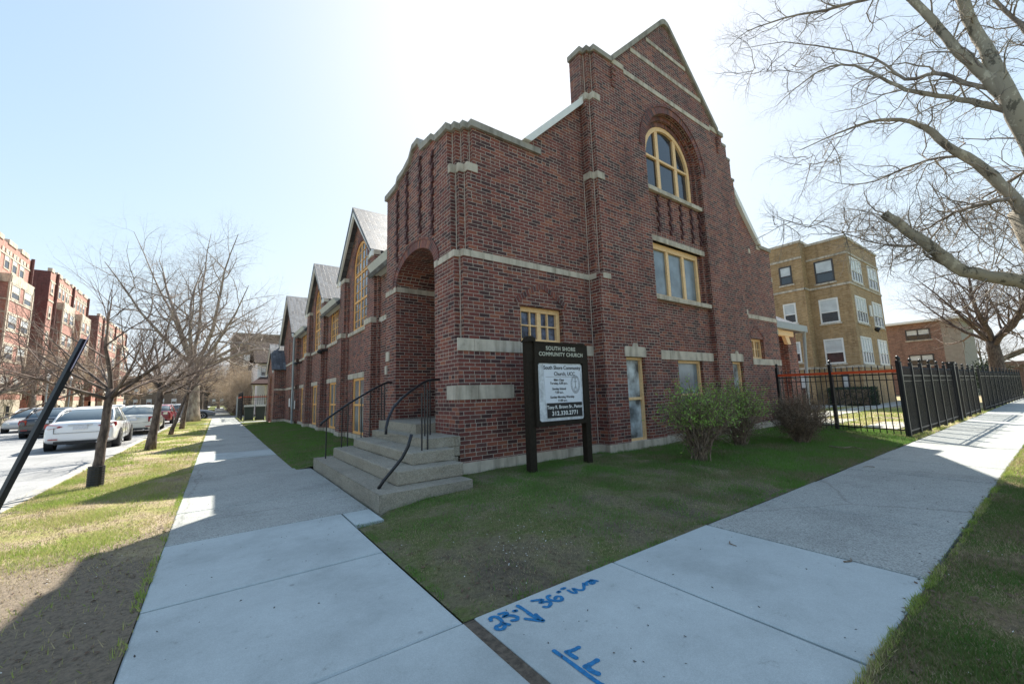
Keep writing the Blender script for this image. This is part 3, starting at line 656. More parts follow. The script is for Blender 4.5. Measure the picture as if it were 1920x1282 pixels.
# vestibule
b.prism([(3.03, 29.0, 0), (3.4, 29.0, 0), (3.4, 29.25, 0), (3.03, 29.25, 0)], (0, 0, 3.35)); b.prism([(3.03, 32.75, 0), (3.4, 32.75, 0), (3.4, 33, 0), (3.03, 33, 0)], (0, 0, 3.35))
b.prism(yz([(29.0, 0), (33.0, 0), (33.0, 3.35), (31.0, 5.0), (29.0, 3.35)], 2.78), (.25, 0, 0), [yz(arch(31.0, .8, .02, 2.3, .7), 2.78)])
b.build('west_wall', BRK, church)
b = Parts(SOLD, church); b.n = 'arch_ring'
for c in (13.45, 20.25):
    pts = [((c-.135+.785*math.cos(math.pi*i/24), 5.72+.80*math.sin(math.pi*i/24)), (c-.135+.965*math.cos(math.pi*i/24), 5.72+.99*math.sin(math.pi*i/24))) for i in range(25)]
    b.new(); ringmesh(b, 'x', pts, W1, -.012, .03)
b.done()
# ---- roofs
r_ = Parts(SLATE, church); r_.n = 'roof'
RZ = 11.15; sl_ = .966
zr = lambda x: RZ-abs(x-9.83)*sl_
for a_, c_, x_ in ((9.66, 11.55, 3.3), (11.55, 15.35, 3.93), (15.35, 18.35, 3.3), (18.35, 22.15, 3.93), (22.15, 25.2, 3.3), (25.2, 30.9, 3.93)): r_.slab((x_, a_, zr(x_)), (x_, c_, zr(x_)), (9.83, c_, RZ), (9.83, a_, RZ), .12)
r_.slab((5.12, 6.1, zr(5.12)), (5.12, 9.66, zr(5.12)), (9.83, 9.66, RZ), (9.83, 6.1, RZ), .12)
r_.slab((15.9, 30.9, zr(15.9)), (15.9, 6.1, zr(15.9)), (9.83, 6.1, RZ), (9.83, 30.9, RZ), .12)
for c in (13.45, 20.25):
    r_.new()
    for s_ in (-1, 1):
        r_.slab((3.34, c+s_*2.08, 5.62), (3.34, c, 7.72), (6.6, c, 7.72), (6.6, c+s_*2.08, 5.62), .09)
r_.new()
for s_, zz, yy in ((-1, 5.02, 2.95), (1, 5.0, 3.0)):
    r_.slab((3.1, 27.7+s_*yy, 5.05), (3.1, 27.7, 7.76), (9, 27.7, 7.76), (9, 27.7+s_*yy, 5.05), .1)
r_.new()
for s_ in (-1, 1): r_.slab((2.62, 31+s_*2.2, 3.30), (2.62, 31, 5.12), (3.9, 31, 5.12), (3.9, 31+s_*2.2, 3.30), .08)
r_.done()
# white trim: rake boards, fascias, gutters
f_ = Parts(WHITE, church); f_.n = 'rake_board'
for c in (13.45, 20.25):
    for s_ in (-1, 1):
        f_.new(); f_.prism(yz([(c+s_*2.1, 5.42), (c+s_*2.1, 5.58), (c, 7.62), (c, 7.42)], 3.36), (.07, 0, 0))
        f_.new(); f_.box(3.40, 6.0, c+s_*1.88-.12, c+s_*1.88+.12, 5.45, 5.60)
for s_ in (-1, 1): f_.new(); f_.prism(yz([(27.7+s_*2.97, 4.80), (27.7+s_*2.97, 4.96), (27.7, 7.66), (27.7, 7.46)], 3.12), (.07, 0, 0))
for s_ in (-1, 1): f_.new(); f_.prism(yz([(31+s_*2.2, 3.08), (31+s_*2.2, 3.21), (31, 5.02), (31, 4.86)], 2.64), (.06, 0, 0))
f_.new(); f_.prism(xz([(4.72, 6.43), (4.90, 6.43), (6.50, 7.96), (6.50, 8.08+.06)], F0-.12), (0, .3, 0))
f_.new(); f_.prism(xz([(14.72, 6.12), (14.55, 6.12), (13.75, 6.86), (13.16, 7.52), (13.16, 7.74), (13.9, 6.97)], F2-.10), (0, .25, 0))
f_.done()
g_ = Parts(simple('pale_soffit', (.52, .53, .50), .5, noise_s=5, noise_a=.1), church); g_.n = 'gutter'
for a, c in ((9.68, 11.32), (15.45, 18.0), (22.25, 25.6)):
    g_.new(); g_.prism([(3.60, a, 4.78), (3.33, a, 4.86), (3.24, a, 5.04), (3.60, a, 5.04)], (0, c-a, 0))
g_.done()
d_ = MB(); d_.tube([(3.33, 25.3, 4.9), (3.30, 25.25, 4.6), (3.32, 25.2, .1)], .055, 8); d_.build('downspout', GUT, church)
# ---- windows
def window(pl, c, u0, u1, z0, z1, cols=1, rows=1, fw=.06, mw=.03, depth=.10, gl=GDARK, top=None, midrail=0, fr=CREAM, mull=(), head=.0, par=None, lab=None):
    """framed window filling the opening u0..u1, z0..z1; top = arch (springing, rise)"""
    fb = MB(); q = (lambda pts, o: yz(pts, c+o)) if pl == 'x' else (lambda pts, o: xz(pts, c+o)); V = (lambda d: (d, 0, 0)) if pl == 'x' else (lambda d: (0, d, 0))
    cx = (u0+u1)/2; hw = (u1-u0)/2
    def shape(i):
        if top: return [(u0+i, z0+i), (u1-i, z0+i)] + [(cx+(hw-i)*math.cos(math.pi*j/16), top[0]+(top[1]-i)*math.sin(math.pi*j/16)) for j in range(17)]
        return rect(u0+i, u1-i, z0+i, z1-i-head)
    if top: outer = shape(0)
    else: outer = rect(u0, u1, z0, z1)
    fb.prism(q(outer, 0), V(depth), [q(shape(fw), 0)])
    def zt(u):
        if not top: return z1-fw-head
        t_ = max(0, 1-((u-cx)/(hw-fw))**2); return top[0]+(top[1]-fw)*math.sqrt(t_)
    def bar_(a, b_, za, zb): fb.prism(q(rect(a, b_, za, zb), .012), V(depth-.03))
    for m_ in mull: 
        bar_(m_-fw*.55, m_+fw*.55, z0+fw, zt(m_)+.01)
    bays = [u0+fw] + [m_ for m_ in mull] + [u1-fw]
    for a, b_ in zip(bays, bays[1:]):
        for i in range(1, cols):
            u = a+(b_-a)*i/cols; bar_(u-mw/2, u+mw/2, z0+fw, zt(u)+.005)
    for i in range(1, rows):
        z = z0+(z1-z0)*i/rows; h_ = hw-fw
        if top and z > top[0]: h_ = (hw-fw)*math.sqrt(max(0, 1-((z-top[0])/(top[1]-fw))**2))
        fb.prism(q(rect(cx-h_, cx+h_, z-mw/2, z+mw/2), .014), V(depth-.034))
    if midrail:
        for z in (midrail if isinstance(midrail, (list, tuple)) else (midrail,)): fb.prism(q(rect(u0+fw, u1-fw, z-.03, z+.03), .006), V(depth-.02))
    w_ = fb.build('window', fr, par or church, label=lab)
    pb = MB(); pb.prism(q(shape(fw*.6), depth*.62), V(.012)); pb.build('pane', gl, w_)
    return w_
window('y', F0+.10, 4.56, 5.64, 2.31, 3.02, cols=2, rows=2, mull=(5.10,), fw=.09, gl=GBLUE, mw=.025)
window('y', FR+.10, 8.76, 10.94, 3.66, 5.10, mull=(9.47, 10.21), fw=.10, gl=GFROST, head=.05)
window('y', FR+.10, 8.735, 10.915, 6.52, 8.61, mull=(9.40, 10.25), fw=.12, gl=GDARK, top=(7.52, 1.09), midrail=7.56)
window('y', FR+.08, 9.40, 10.56, .25, 2.08, fw=.07, gl=GFROST, midrail=1.2)
window('y', F1+.09, 7.19, 7.85, .25, 2.09, fw=.06, gl=GFILM, midrail=1.17, lab='narrow window with peeling film on its glass')
window('y', F1+.09, 11.91, 12.56, .25, 2.09, fw=.06, gl=GFILM, midrail=1.17)
window('y', F2+.10, 13.45, 14.30, 2.22, 2.86, cols=2, rows=2, mull=(13.875,), fw=.07, gl=GBLUE, mw=.02)
for c in (13.45, 20.25):
    window('x', W1+.025, c-.92, c+.65, 3.58, 6.52, cols=2, rows=9, fr=CREAM2, mull=(c-.135,), fw=.075, mw=.018, depth=.05, gl=GPALE2, top=(5.72, .80), midrail=(4.55, 5.45))
for a, c in ((16.2, 17.5), (23.0, 24.3)): window('x', W1+.025, a, c, 3.58, 4.98, cols=2, rows=5, fr=CREAM2, mull=((a+c)/2,), fw=.06, mw=.018, depth=.05, gl=GPALE2)
for a, c in LW: window('x', W1+.03, a, c, .24, 2.0, fr=CREAM2, fw=.075, depth=.06, gl=GFROST, mull=((a+c)/2,), midrail=1.15)
window('x', 3.48, 27.45, 28.0, 3.6, 5.08, fw=.06, gl=GDARK, top=(4.6, .45))
window('x', 3.48, 25.9, 26.9, .24, 2.0, fw=.07, gl=GFROST)
# dark interior so that openings never show through
ib = MB(); ib.box(3.95, 5.0, 9.7, 30.0, .1, 4.9); ib.box(5.05, 15.15, 6.35, 30.0, .1, 4.9); ib.prism([(5.6, 6.30, 4.9), (14.0, 6.30, 4.9), (9.83, 6.30, 10.6)], (0, 23.5, 0)); ib.box(8.2, 11.5, 6.10, 6.29, .3, 9.0); ib.box(4.7, 6.4, 6.3, 6.34, .3, 5.5); ib.box(6.9, 8.2, 5.99, 6.3, .2, 2.4); ib.box(11.5, 12.9, 5.99, 6.3, .2, 2.4)
ib.build('interior', simple('dark_interior', (.02, .02, .02), .9), church)
# wall fittings
for y_ in (18.0, 24.4):
    b = MB(); b.bar((3.62, y_, 3.4), (3.36, y_, 3.36), .10, .08); b.lathe((3.34, y_, 3.36), [(.06, 0), (.10, .05), (.11, .12)], 10, axis=(-.5, -.2, -.8)); b.build('floodlight', IRON, church)
b = MB(); b.box(3.34, 3.385, 25.2, 25.9, .9, 1.9); b.box(3.37, 3.399, 24.75, 24.9, .9, 1.35); b.build('notice', WHITE, church)
b = MB(); b.prism([(3.385, 26.6, 1.0), (3.385, 27.1, 1.0), (3.385, 27.2, 1.45), (3.385, 26.7, 1.5)], (.012, 0, 0)); b.tube([(3.58, 9.9, 3.46), (3.45, 9.95, 3.42), (3.42, 10.6, 3.36), (3.55, 10.9, 3.38)], .012, 5); b.build('wall_cable', WHITE, church)
# ---- entrance platform and east side porch (part of the building)
b = MB(); b.box(2.86, 4.86, 6.9, 8.93, -.1, .87); b.build('porch_floor', CSTEP, church)
b = MB(); b.box(18.05, 18.9, 6.4, 7.6, 0, 3.45); b.box(15.5, 18.0, 9.3, 9.5, 0, 3.45); b.build('side_porch_pier', BRK, church)
b = MB(); b.slab((15.5, 6.15, 3.72), (19.3, 6.15, 3.72), (19.3, 8.6, 5.2), (15.5, 8.6, 5.2), .1); b.build('side_porch_roof', SLATE, church)
b = MB(); b.box(15.5, 19.3, 6.08, 6.18, 3.48, 3.73); b.box(19.22, 19.34, 6.1, 9.5, 3.48, 3.73); b.tube([(19.0, 6.1, 3.5), (19.08, 6.15, 3.3), (19.05, 6.3, .1)], .06, 8); b.build('side_porch_gutter', GUT, church)
b = MB(); b.box(15.6, 18.3, 6.25, 6.4, 3.25, 3.46); b.prism([(17.9, 6.28, 3.25), (17.55, 6.28, 3.25), (17.75, 6.28, 2.95), (18.05, 6.28, 2.95)], (0, .12, 0)); b.build('side_porch_bracket', CREAM, church)
# ================================================================ ENTRANCE STEPS
steps = thing('entrance_steps', 'wrap-around worn concrete steps at the arched church entrance', 'steps', (1.9, 7.0, 0))
S = [(1.62, 5.00, 9.10, -.12, .20), (1.95, 5.34, 8.95, .20, .385), (2.28, 5.66, 8.72, .385, .555), (2.62, 5.92, 8.60, .555, .70)]
XR = [2.90, 2.95, 3.22, 3.22]
for i, (x0, y0, y1, z0, z1) in enumerate(S):
    b = MB(); nx, ny = 5, 14
    P = [(x0, y0), (XR[i], y0)]
    xr = XR[i]
    if i < 2: P = [(x0, y0), (xr, y0), (xr, F0-.036), (3.19, F0-.036), (3.19, 8.93 if i else y1), (3.19, y1), (x0, y1)]
    else: P = [(x0, y0), (3.22, y0), (3.22, y1), (x0, y1)] if y0 > F0 else [(x0, y0), (2.98 if i == 2 else 3.12, y0), (2.98 if i == 2 else 3.12, F0-.04), (3.22, F0-.038), (3.22, y1), (x0, y1)]
    b.prism([(p[0], p[1], z0 if i else -.12) for p in P], (0, 0, z1-(z0 if i else -.12)))
    o = b.build('step', CSTEP, steps)
    bv = o.modifiers.new('bevel', 'BEVEL'); bv.width = .022; bv.segments = 3
    sd = o.modifiers.new('sub', 'SUBSURF'); sd.subdivision_type = 'SIMPLE'; sd.levels = 5; sd.render_levels = 5
    tx = bpy.data.textures.new('wear', 'CLOUDS'); tx.noise_scale = .12; tx.noise_depth = 3
    dm = o.modifiers.new('wear', 'DISPLACE'); dm.texture = tx; dm.strength = .022; dm.mid_level = .5; dm.texture_coords = 'GLOBAL'
# handrails
def rail(path, posts, lab):
    b = MB(); b.tube(path, .021, 8); h = b.build('handrail', IRON, steps, smooth=True, label=lab)
    for (x_, y_, z0, z1) in posts:
        q = MB(); q.tube([(x_, y_, z0), (x_, y_, z1)], .0125 if z1-z0 < .95 else .013, 6); q.build('baluster', IRON, h)
rail([(1.66, 8.80, .84), (1.70, 8.80, .90), (1.80, 8.80, .98), (2.2, 8.86, 1.25), (2.7, 8.93, 1.53), (2.98, 9.0, 1.66), (3.08, 9.05, 1.69), (3.2, 9.1, 1.69)],
     [(1.78, 8.80, .18, .95), (2.08, 8.84, .37, 1.16), (2.2, 8.86, .37, 1.24), (2.42, 8.68, .54, 1.37), (2.6, 8.7, .54, 1.47), (2.92, 8.96, .62, 1.62), (3.0, 9.0, .62, 1.66)], 'straight black handrail on the far side of the steps')
hp = [(2.02, 5.98, .82), (2.03, 6.0, .92), (2.08, 6.05, 1.05), (2.18, 6.12, 1.2), (2.34, 6.22, 1.33), (2.55, 6.38, 1.44), (2.85, 6.6, 1.58), (3.0, 6.68, 1.63), (3.1, 6.70, 1.645), (3.22, 6.68, 1.645)]
rail(hp, [(2.50, 5.80, .54, 1.41), (2.62, 5.86, .54, 1.47), (2.82, 6.42, .69, 1.57), (2.98, 6.56, .69, 1.62)], 'bent black handrail ending in a downward curl')
b = MB(); b.tube([(1.72, 5.36, .20), (1.78, 5.35, .29), (1.90, 5.32, .43), (2.00, 5.28, .56), (2.07, 5.25, .70), (2.11, 5.23, .86)], .022, 8); b.build('broken_rail', IRON, steps, smooth=True)

# ================================================================ NOTICE BOARD
sign = thing('notice_board', 'dark steel church notice board with white service times panel on the lawn', 'sign', (4.82, 5.28, .05))
SY = 5.28
DK = simple('dark_bronze_steel', (.026, .020, .014), .65, noise_s=25, noise_a=.3, spec=.15)
for x0, x1, zt in ((4.10, 4.235, 2.22), (5.40, 5.52, 2.20)):
    b = MB(); b.box(x0, x1, SY-.055, SY+.06, -.1, zt); b.build('post', DK, sign)
b = MB(); b.box(4.235, 5.40, SY-.09, SY+.07, 1.90, 2.19); b.box(4.235, 5.40, SY-.04, SY+.05, .80, 1.90); b.box(4.22, 5.42, SY-.10, SY+.075, 2.19, 2.215)
b.box(4.22, 4.29, SY-.10, SY-.041, .80, 1.90); b.box(5.34, 5.41, SY-.10, SY-.041, .80, 1.90); b.box(4.29, 5.34, SY-.10, SY-.041, .80, .87); b.box(4.29, 5.34, SY-.1, SY-.041, 1.86, 1.90)
b.prism([(4.07, SY-.10, 2.20), (4.26, SY-.10, 2.22), (4.25, SY-.10, 2.27), (4.15, SY-.10, 2.30)], (0, .17, 0)); b.build('frame', DK, sign)
b = MB(); b.prism(xz([(4.30+dx, z) for dx, z in ((.05, .88), (1.0, .88), (1.03, .91), (1.03, 1.82), (1.0, 1.85), (.04, 1.85), (.01, 1.82), (.01, .91))], SY-.075), (0, .02, 0))
WP = simple('weathered_white_panel', (.60, .62, .64), .6, noise_s=9, noise_a=.38); pan = b.build('panel', WP, sign)
b = MB(); b.prism(xz([(4.45, 1.18), (5.30, 1.17), (5.27, 1.82), (4.42, 1.84)], SY-.079), (0, .003, 0)); b.build('poster', simple('poster_paper', (.72, .75, .80), .6, noise_s=4, noise_a=.05), pan)
BLK = simple('black_print', (.012, .012, .014), .6); WHT = simple('white_print', (.80, .80, .78), .6)
b = MB(); b.box(4.47, 5.29, SY-.082, SY-.0795, .93, 1.178); b.build('phone_strip', BLK, pan)
def text(s_, x, z, size, m_, y, parent, bold=.0, sx=1.0, space=1.0, font=None):
    cu = bpy.data.curves.new('lettering', 'FONT'); cu.body = s_; cu.size = size; cu.align_x = 'CENTER'; cu.align_y = 'CENTER'; cu.extrude = .0008; cu.offset = bold; cu.space_character = space
    t = bpy.data.objects.new('tmp', cu); COL.objects.link(t); bpy.context.view_layer.update()
    me = bpy.data.meshes.new_from_object(t.evaluated_get(bpy.context.evaluated_depsgraph_get())); COL.objects.unlink(t); bpy.data.objects.remove(t)
    pl = Vector(ROOTLOC[parent.name]); R_ = Matrix(((sx, 0, 0), (0, 0, -1), (0, 1, 0))).to_4x4(); R_.translation = Vector((x, y, z))-pl
    me.transform(R_); me.materials.clear(); me.materials.append(m_)
    o = bpy.data.objects.new('lettering', me); COL.objects.link(o); o.parent = parent; return o
fr_ = [o for o in bpy.data.objects if o.parent == sign and o.name.startswith('frame')][0]
CRM = simple('cream_lettering', (.55, .54, .44), .6)
text('SOUTH SHORE', 4.83, 2.105, .095, CRM, SY-.093, fr_, .0022, 1.0, 1.12); text('COMMUNITY CHURCH', 4.84, 2.005, .092, CRM, SY-.093, fr_, .0022, 1.0, 1.10)
TY = SY-.0812
text('South Shore Community', 4.855, 1.775, .088, BLK, TY, pan, .0016, .98); text('Church, UCC', 4.90, 1.67, .088, BLK, TY, pan, .0016)
for s_, z in (('Bible Class', 1.565), ('Tuesday, 6:30 p.m.', 1.51), ('Sunday School', 1.415), ('9:30 a.m.', 1.355)): text(s_, 4.76, z, .054, BLK, TY, pan, .0014)
text('Sunday Morning Worship', 4.83, 1.275, .054, BLK, TY, pan, .0014); text('11:00 a.m.', 4.83, 1.215, .054, BLK, TY, pan, .0014)
text('Tony R. Brown Sr., Pastor', 4.88, 1.105, .078, WHT, SY-.0835, pan, .0016); text('312.330.2771', 4.88, 1.00, .098, WHT, SY-.0835, pan, .0024, 1.05, 1.1)
b = MB(); b.box(4.46, 5.22, SY-.0815, SY-.0792, 1.618, 1.622)
def ell(a, c, w_, n=40):
    for i in range(n):
        t0, t1 = 2*math.pi*i/n, 2*math.pi*(i+1)/n; P = lambda t, r: (5.15+(a+r)*math.cos(t), TY, 1.49+(c+r)*math.sin(t))
        b.face([P(t1, 0), P(t0, 0), P(t0, w_), P(t1, w_)][::-1])
GRYP = simple('grey_print', (.10, .10, .11), .6)
ell(.105, .155, .006); ell(.078, .125, .004)
for i in range(30):
    t = 2*math.pi*i/30; c_ = Vector((5.15+.092*math.cos(t), TY, 1.49+.140*math.sin(t))); b.box(c_.x-.004, c_.x+.004, TY-.001, TY+.001, c_.z-.006, c_.z+.006)
b.box(5.146, 5.154, TY-.001, TY+.001, 1.43, 1.60); b.box(5.11, 5.19, TY-.001, TY+.001, 1.535, 1.543); b.box(5.135, 5.165, TY-.001, TY+.001, 1.585, 1.60)
def circ(cx, cz, r, w_):
    for i in range(24):
        t0, t1 = 2*math.pi*i/24, 2*math.pi*(i+1)/24; P = lambda t, q: (cx+q*math.cos(t), TY, cz+q*math.sin(t)); b.face([P(t0, r), P(t1, r), P(t1, r+w_), P(t0, r+w_)])
circ(5.15, 1.41, .034, .005); b.box(5.118, 5.182, TY-.001, TY+.001, 1.408, 1.412); b.box(5.148, 5.152, TY-.001, TY+.001, 1.41, 1.445)
b.build('emblem', GRYP, pan)
# ================================================================ PAVEMENT PAINT
PAINT = simple('blue_marking_paint', (.01, .17, .38), .7, noise_s=60, noise_a=.35)
def px_(a, c): return gp(860+a/5.773, 1060+c/5.773, .0045)
def stroke(b, pts, w_):
    P = [px_(*p) for p in pts]; Q = []
    for i in range(len(P)-1):
        for k_ in range(4):
            t = k_/4; p0 = P[max(i-1, 0)]; p1 = P[i]; p2 = P[i+1]; p3 = P[min(i+2, len(P)-1)]
            Q.append(.5*((2*p1)+(-p0+p2)*t+(2*p0-5*p1+4*p2-p3)*t*t+(-p0+3*p1-3*p2+p3)*t**3))
    Q.append(P[-1]); n = len(Q); L_ = []; R_ = []
    for i in range(n):
        d = (Q[min(i+1, n-1)]-Q[max(i-1, 0)]); d.z = 0; d.normalize(); s_ = Vector((-d.y, d.x, 0)); ww = w_*random.uniform(.85, 1.12)
        L_.append(Q[i]+s_*ww); R_.append(Q[i]-s_*ww)
    for i in range(n-1): b.face([R_[i], R_[i+1], L_[i+1], L_[i]])
    for e, q in ((Q[0], 0), (Q[-1], 1)):
        b.face([e+Vector((w_*math.cos(2*math.pi*i/10), w_*math.sin(2*math.pi*i/10), .0006)) for i in range(10)])
def marks(name_, label, strokes):
    b = MB(); 
    for p, w_ in strokes: stroke(b, p, w_)
    o = b.build('pavement_marking', PAINT); tag(o, label, 'painted marking', 'blue survey paint on the pavement'); return o
marks('', 'blue sprayed number 23 with a dot near the pavement joint', [([(350, 590), (345, 560), (400, 548), (450, 575), (470, 610), (440, 640), (405, 655), (420, 685), (480, 680), (500, 640), (470, 620), (545, 635)], .013), ([(440, 520), (500, 505), (525, 520), (480, 550), (560, 535), (630, 550), (630, 580), (580, 590)], .013), ([(600, 488), (622, 484)], .014)])
marks('', 'blue sprayed arrow with a long slanted shaft', [([(640, 432), (720, 480), (800, 540), (900, 585)], .014), ([(725, 572), (790, 580), (910, 596)], .013), ([(835, 525), (875, 560), (915, 590)], .013)])
marks('', 'blue sprayed number 36 with inch marks', [([(795, 378), (850, 370), (910, 365), (880, 400), (950, 385), (995, 400), (975, 440), (925, 443)], .013), ([(985, 320), (960, 335), (985, 365), (1060, 378), (1115, 370), (1110, 335), (1060, 330), (1045, 355)], .013), ([(1075, 285), (1090, 278)], .014), ([(1120, 250), (1145, 240)], .014)])
marks('', 'blue sprayed letters wm beside the lawn edge', [([(1185, 265), (1240, 292), (1275, 285), (1235, 245), (1310, 262), (1355, 250), (1350, 190)], .012), ([(1390, 205), (1370, 195), (1420, 160), (1430, 195), (1470, 180), (1430, 150), (1500, 165)], .012)])
marks('', 'long blue sprayed line near the picture bottom', [([(1035, 920), (1150, 1000), (1300, 1110), (1470, 1235), (1560, 1290)], .014)])
marks('', 'small blue sprayed corner tick beside the long line', [([(1300, 880), (1240, 910), (1165, 930)], .013), ([(1175, 935), (1220, 965), (1270, 995)], .014)])
marks('', 'larger blue sprayed corner tick nearest the picture bottom', [([(1500, 1020), (1440, 1055), (1370, 1090)], .015), ([(1385, 1085), (1430, 1130), (1505, 1165)], .017)])
# ================================================================ FENCES
ORANGE = simple('orange_tape', (.75, .10, .03), .55, noise_s=8, noise_a=.12)
def fence(name, label, A, B, nposts, h=1.72, picket=.11, tape=False, ground=0.0, group='black iron fences', zb=None, boards=0):
    A = Vector(A); B = Vector(B); L_ = (B-A).length; d = (B-A)/L_
    root = thing(name, label, 'fence', tuple(A), group)
    g0 = A.z; g1 = B.z
    for i in range(nposts+1):
        p = A+d*(L_*i/nposts); q = MB(); s_ = .038
        q.obox(p+Vector((0, 0, h/2+.06)), (d, Vector((-d.y, d.x, 0)).normalized(), Vector((0, 0, 1))), s_, s_, h/2+.06)
        q.lathe(p+Vector((0, 0, h+.12)), [(.05, 0), (.05, .02), (.018, .03), (.018, .05), (.034, .07), (.042, .095), (.030, .125), (.008, .14)], 8); q.build('post', IRON, root)
    r = MB(); dn = Vector((-d.y, d.x, 0)).normalized()
    for z in (.16, h-.20): r.bar(A+Vector((0, 0, z)), B+Vector((0, 0, z)), .035, .03)
    if L_ < 12: r.bar(A+Vector((0, 0, h-.34)), B+Vector((0, 0, h-.34)), .02, .02)
    r.build('rail', IRON, root)
    pk = MB(); n = int(L_/picket)
    for i in range(1, n):
        p = A+d*(L_*i/n); pk.bar(p+Vector((0, 0, .05)), p+Vector((0, 0, h)), .020); 
        if L_ < 20: pk.lathe(p+Vector((0, 0, h-.01)), [(.018, 0), (.012, .02), (.002, .06)], 4)
    tag(pk.build('pickets', IRON, root), kind='stuff' if n > 100 else None)
    if tape:
        q = MB(); q.bar(A-dn*tape+Vector((0, 0, h-.12)), B-dn*tape+Vector((0, 0, h-.12)), .01, .068); q.build('tape', ORANGE, root)
    return root
fence('iron_fence', 'black iron fence with orange tape running back to the church wall', (13.75, 2.52, .02), (14.55, 5.55, .06), 2, h=1.74, picket=.14, tape=-.03)
fence('iron_fence', 'long black iron fence along the right sidewalk up to the square gate post', (13.75, 2.50, .0), (20.3, 2.42, .0), 6, picket=.10, tape=-.035)
b = MB(); b.box(20.34, 20.52, 2.33, 2.51, 0, 1.95); b.box(20.31, 20.55, 2.30, 2.54, 1.95, 2.0); b.build('gate_post', IRON); tag(bpy.data.objects['gate_post'], 'tall square black gate post between two fence runs', 'post')
fence('iron_fence', 'short black iron fence run just past the square gate post', (21.6, 2.42, .0), (25.4, 2.40, .0), 3, picket=.10, tape=-.035)
fence('iron_fence', 'far black iron fence run below the bare tree', (26.8, 2.38, .0), (46, 2.2, .0), 12, picket=.11)
fence('iron_fence', 'low inner black fence in front of the buff brick flats', (22.5, 7.9, .0), (22.8, 12.5, .0), 3, h=1.5, picket=.13)
# fence behind the church on the left street
fence('iron_fence', 'black fence with orange tape behind the wheeled bins', (1.50, 36.6, 0), (5.6, 36.9, 0), 2, h=1.85, picket=.14, tape=-.03)
fence('iron_fence', 'black fence running along the far left sidewalk', (1.48, 36.6, 0), (1.5, 43.5, 0), 4, h=1.85, picket=.14, tape=-.03)
b = MB()
root = thing('chain_link_gate', 'grey chain link gate standing by the far sidewalk', 'gate', (1.5, 46.2, 0))
for y_ in (44.6, 46.0, 47.6): b.tube([(1.5, y_, 0), (1.5, y_, 1.9)], .03, 6)
b.tube([(1.5, 44.6, 1.88), (1.5, 47.6, 1.88)], .025, 6); b.tube([(1.5, 44.6, .1), (1.5, 47.6, .1)], .02, 6); b.build('gate_frame', GUT, root)
b = MB()
for i in range(30):
    y_ = 44.6+.1*i; b.bar((1.5, y_, .1), (1.5, min(47.6, y_+1.78), min(1.88, .1+47.6-y_)), .006); b.bar((1.502, y_, min(1.88, .1+y_-44.6)), (1.502, max(44.6, y_-1.78), .1) if y_-1.78 > 44.6 else (1.502, 44.6, .1), .006)
b.build('mesh_panel', GUT, root)
# leaning sign post on the verge
pt = onX(158, 636, -1.2); pb_ = gp(-60, 1052, 0)
root = thing('leaning_pole', 'black street sign pole leaning steeply over the grass verge', 'pole', tuple(pb_))
b = MB(); b.tube([pb_-(pt-pb_)*.05, pt], .034, 4); b.build('pole', IRON, root)
d = (pt-pb_).normalized(); b = MB(); b.obox(pt-d*.17+Vector((.02, 0, 0)), (Vector((.25, -.95, .1)).normalized(), d, d.cross(Vector((.25, -.95, .1))).normalized()), .16, .19, .004)
b.build('sign_plate', simple('faded_sign_back', (.42, .36, .45), .5), root)
# ================================================================ BINS
BIN = simple('bin_plastic', (.015, .028, .022), .5); BINB = simple('blue_black_bin', (.012, .018, .03), .45)
def bin_(x, y, m_, label, rz=0, s=1):
    root = thing('wheeled_bin', label, 'bin', (x, y, 0), 'wheeled bins by the church'); root.rotation_euler.z = 0
    b = MB(); v = [(x-.24*s, y-.28*s, .05), (x+.24*s, y-.28*s, .05), (x+.24*s, y+.26*s, .05), (x-.24*s, y+.26*s, .05), (x-.30*s, y-.36*s, 1.0*s), (x+.30*s, y-.36*s, 1.0*s), (x+.30*s, y+.34*s, 1.05*s), (x-.30*s, y+.34*s, 1.05*s)]
    b.idx(v, [(3, 2, 1, 0), (0, 1, 5, 4), (1, 2, 6, 5), (2, 3, 7, 6), (3, 0, 4, 7), (4, 5, 6, 7)]); b.build('body', m_, root)
    b = MB(); b.prism([(x-.32*s, y-.40*s, 1.0*s), (x-.32*s, y+.38*s, 1.07*s), (x-.32*s, y+.3*s, 1.13*s), (x-.32*s, y-.30*s, 1.07*s)], (.64*s, 0, 0)); b.tube([(x-.28, y+.42, 1.02*s), (x+.28, y+.42, 1.02*s)], .015, 5); b.build('lid', m_, root)
    for sx in (-.27, .27):
        b = MB(); b.lathe((x+sx-.02, y+.25, .11), [(.10, 0), (.11, .01), (.11, .04), (.10, .05)], 12, axis=(1, 0, 0)); b.build('wheel', IRON, root)
bin_(1.85, 34.9, BIN, 'dark green wheeled bin nearest the sidewalk'); bin_(2.55, 35.0, BIN, 'middle dark green wheeled bin with its lid shut'); bin_(3.25, 35.2, BINB, 'blue black wheeled bin nearest the church porch')
b = MB(); b.tube([(2.2, 35.9, .2), (2.05, 36.2, 1.45)], .045, 6); b.build('timber_plank', simple('grey_timber', (.30, .25, .18), .8, noise_s=12)); tag(bpy.data.objects['timber_plank'], 'old timber plank leaning on the fence above the bins', 'plank')
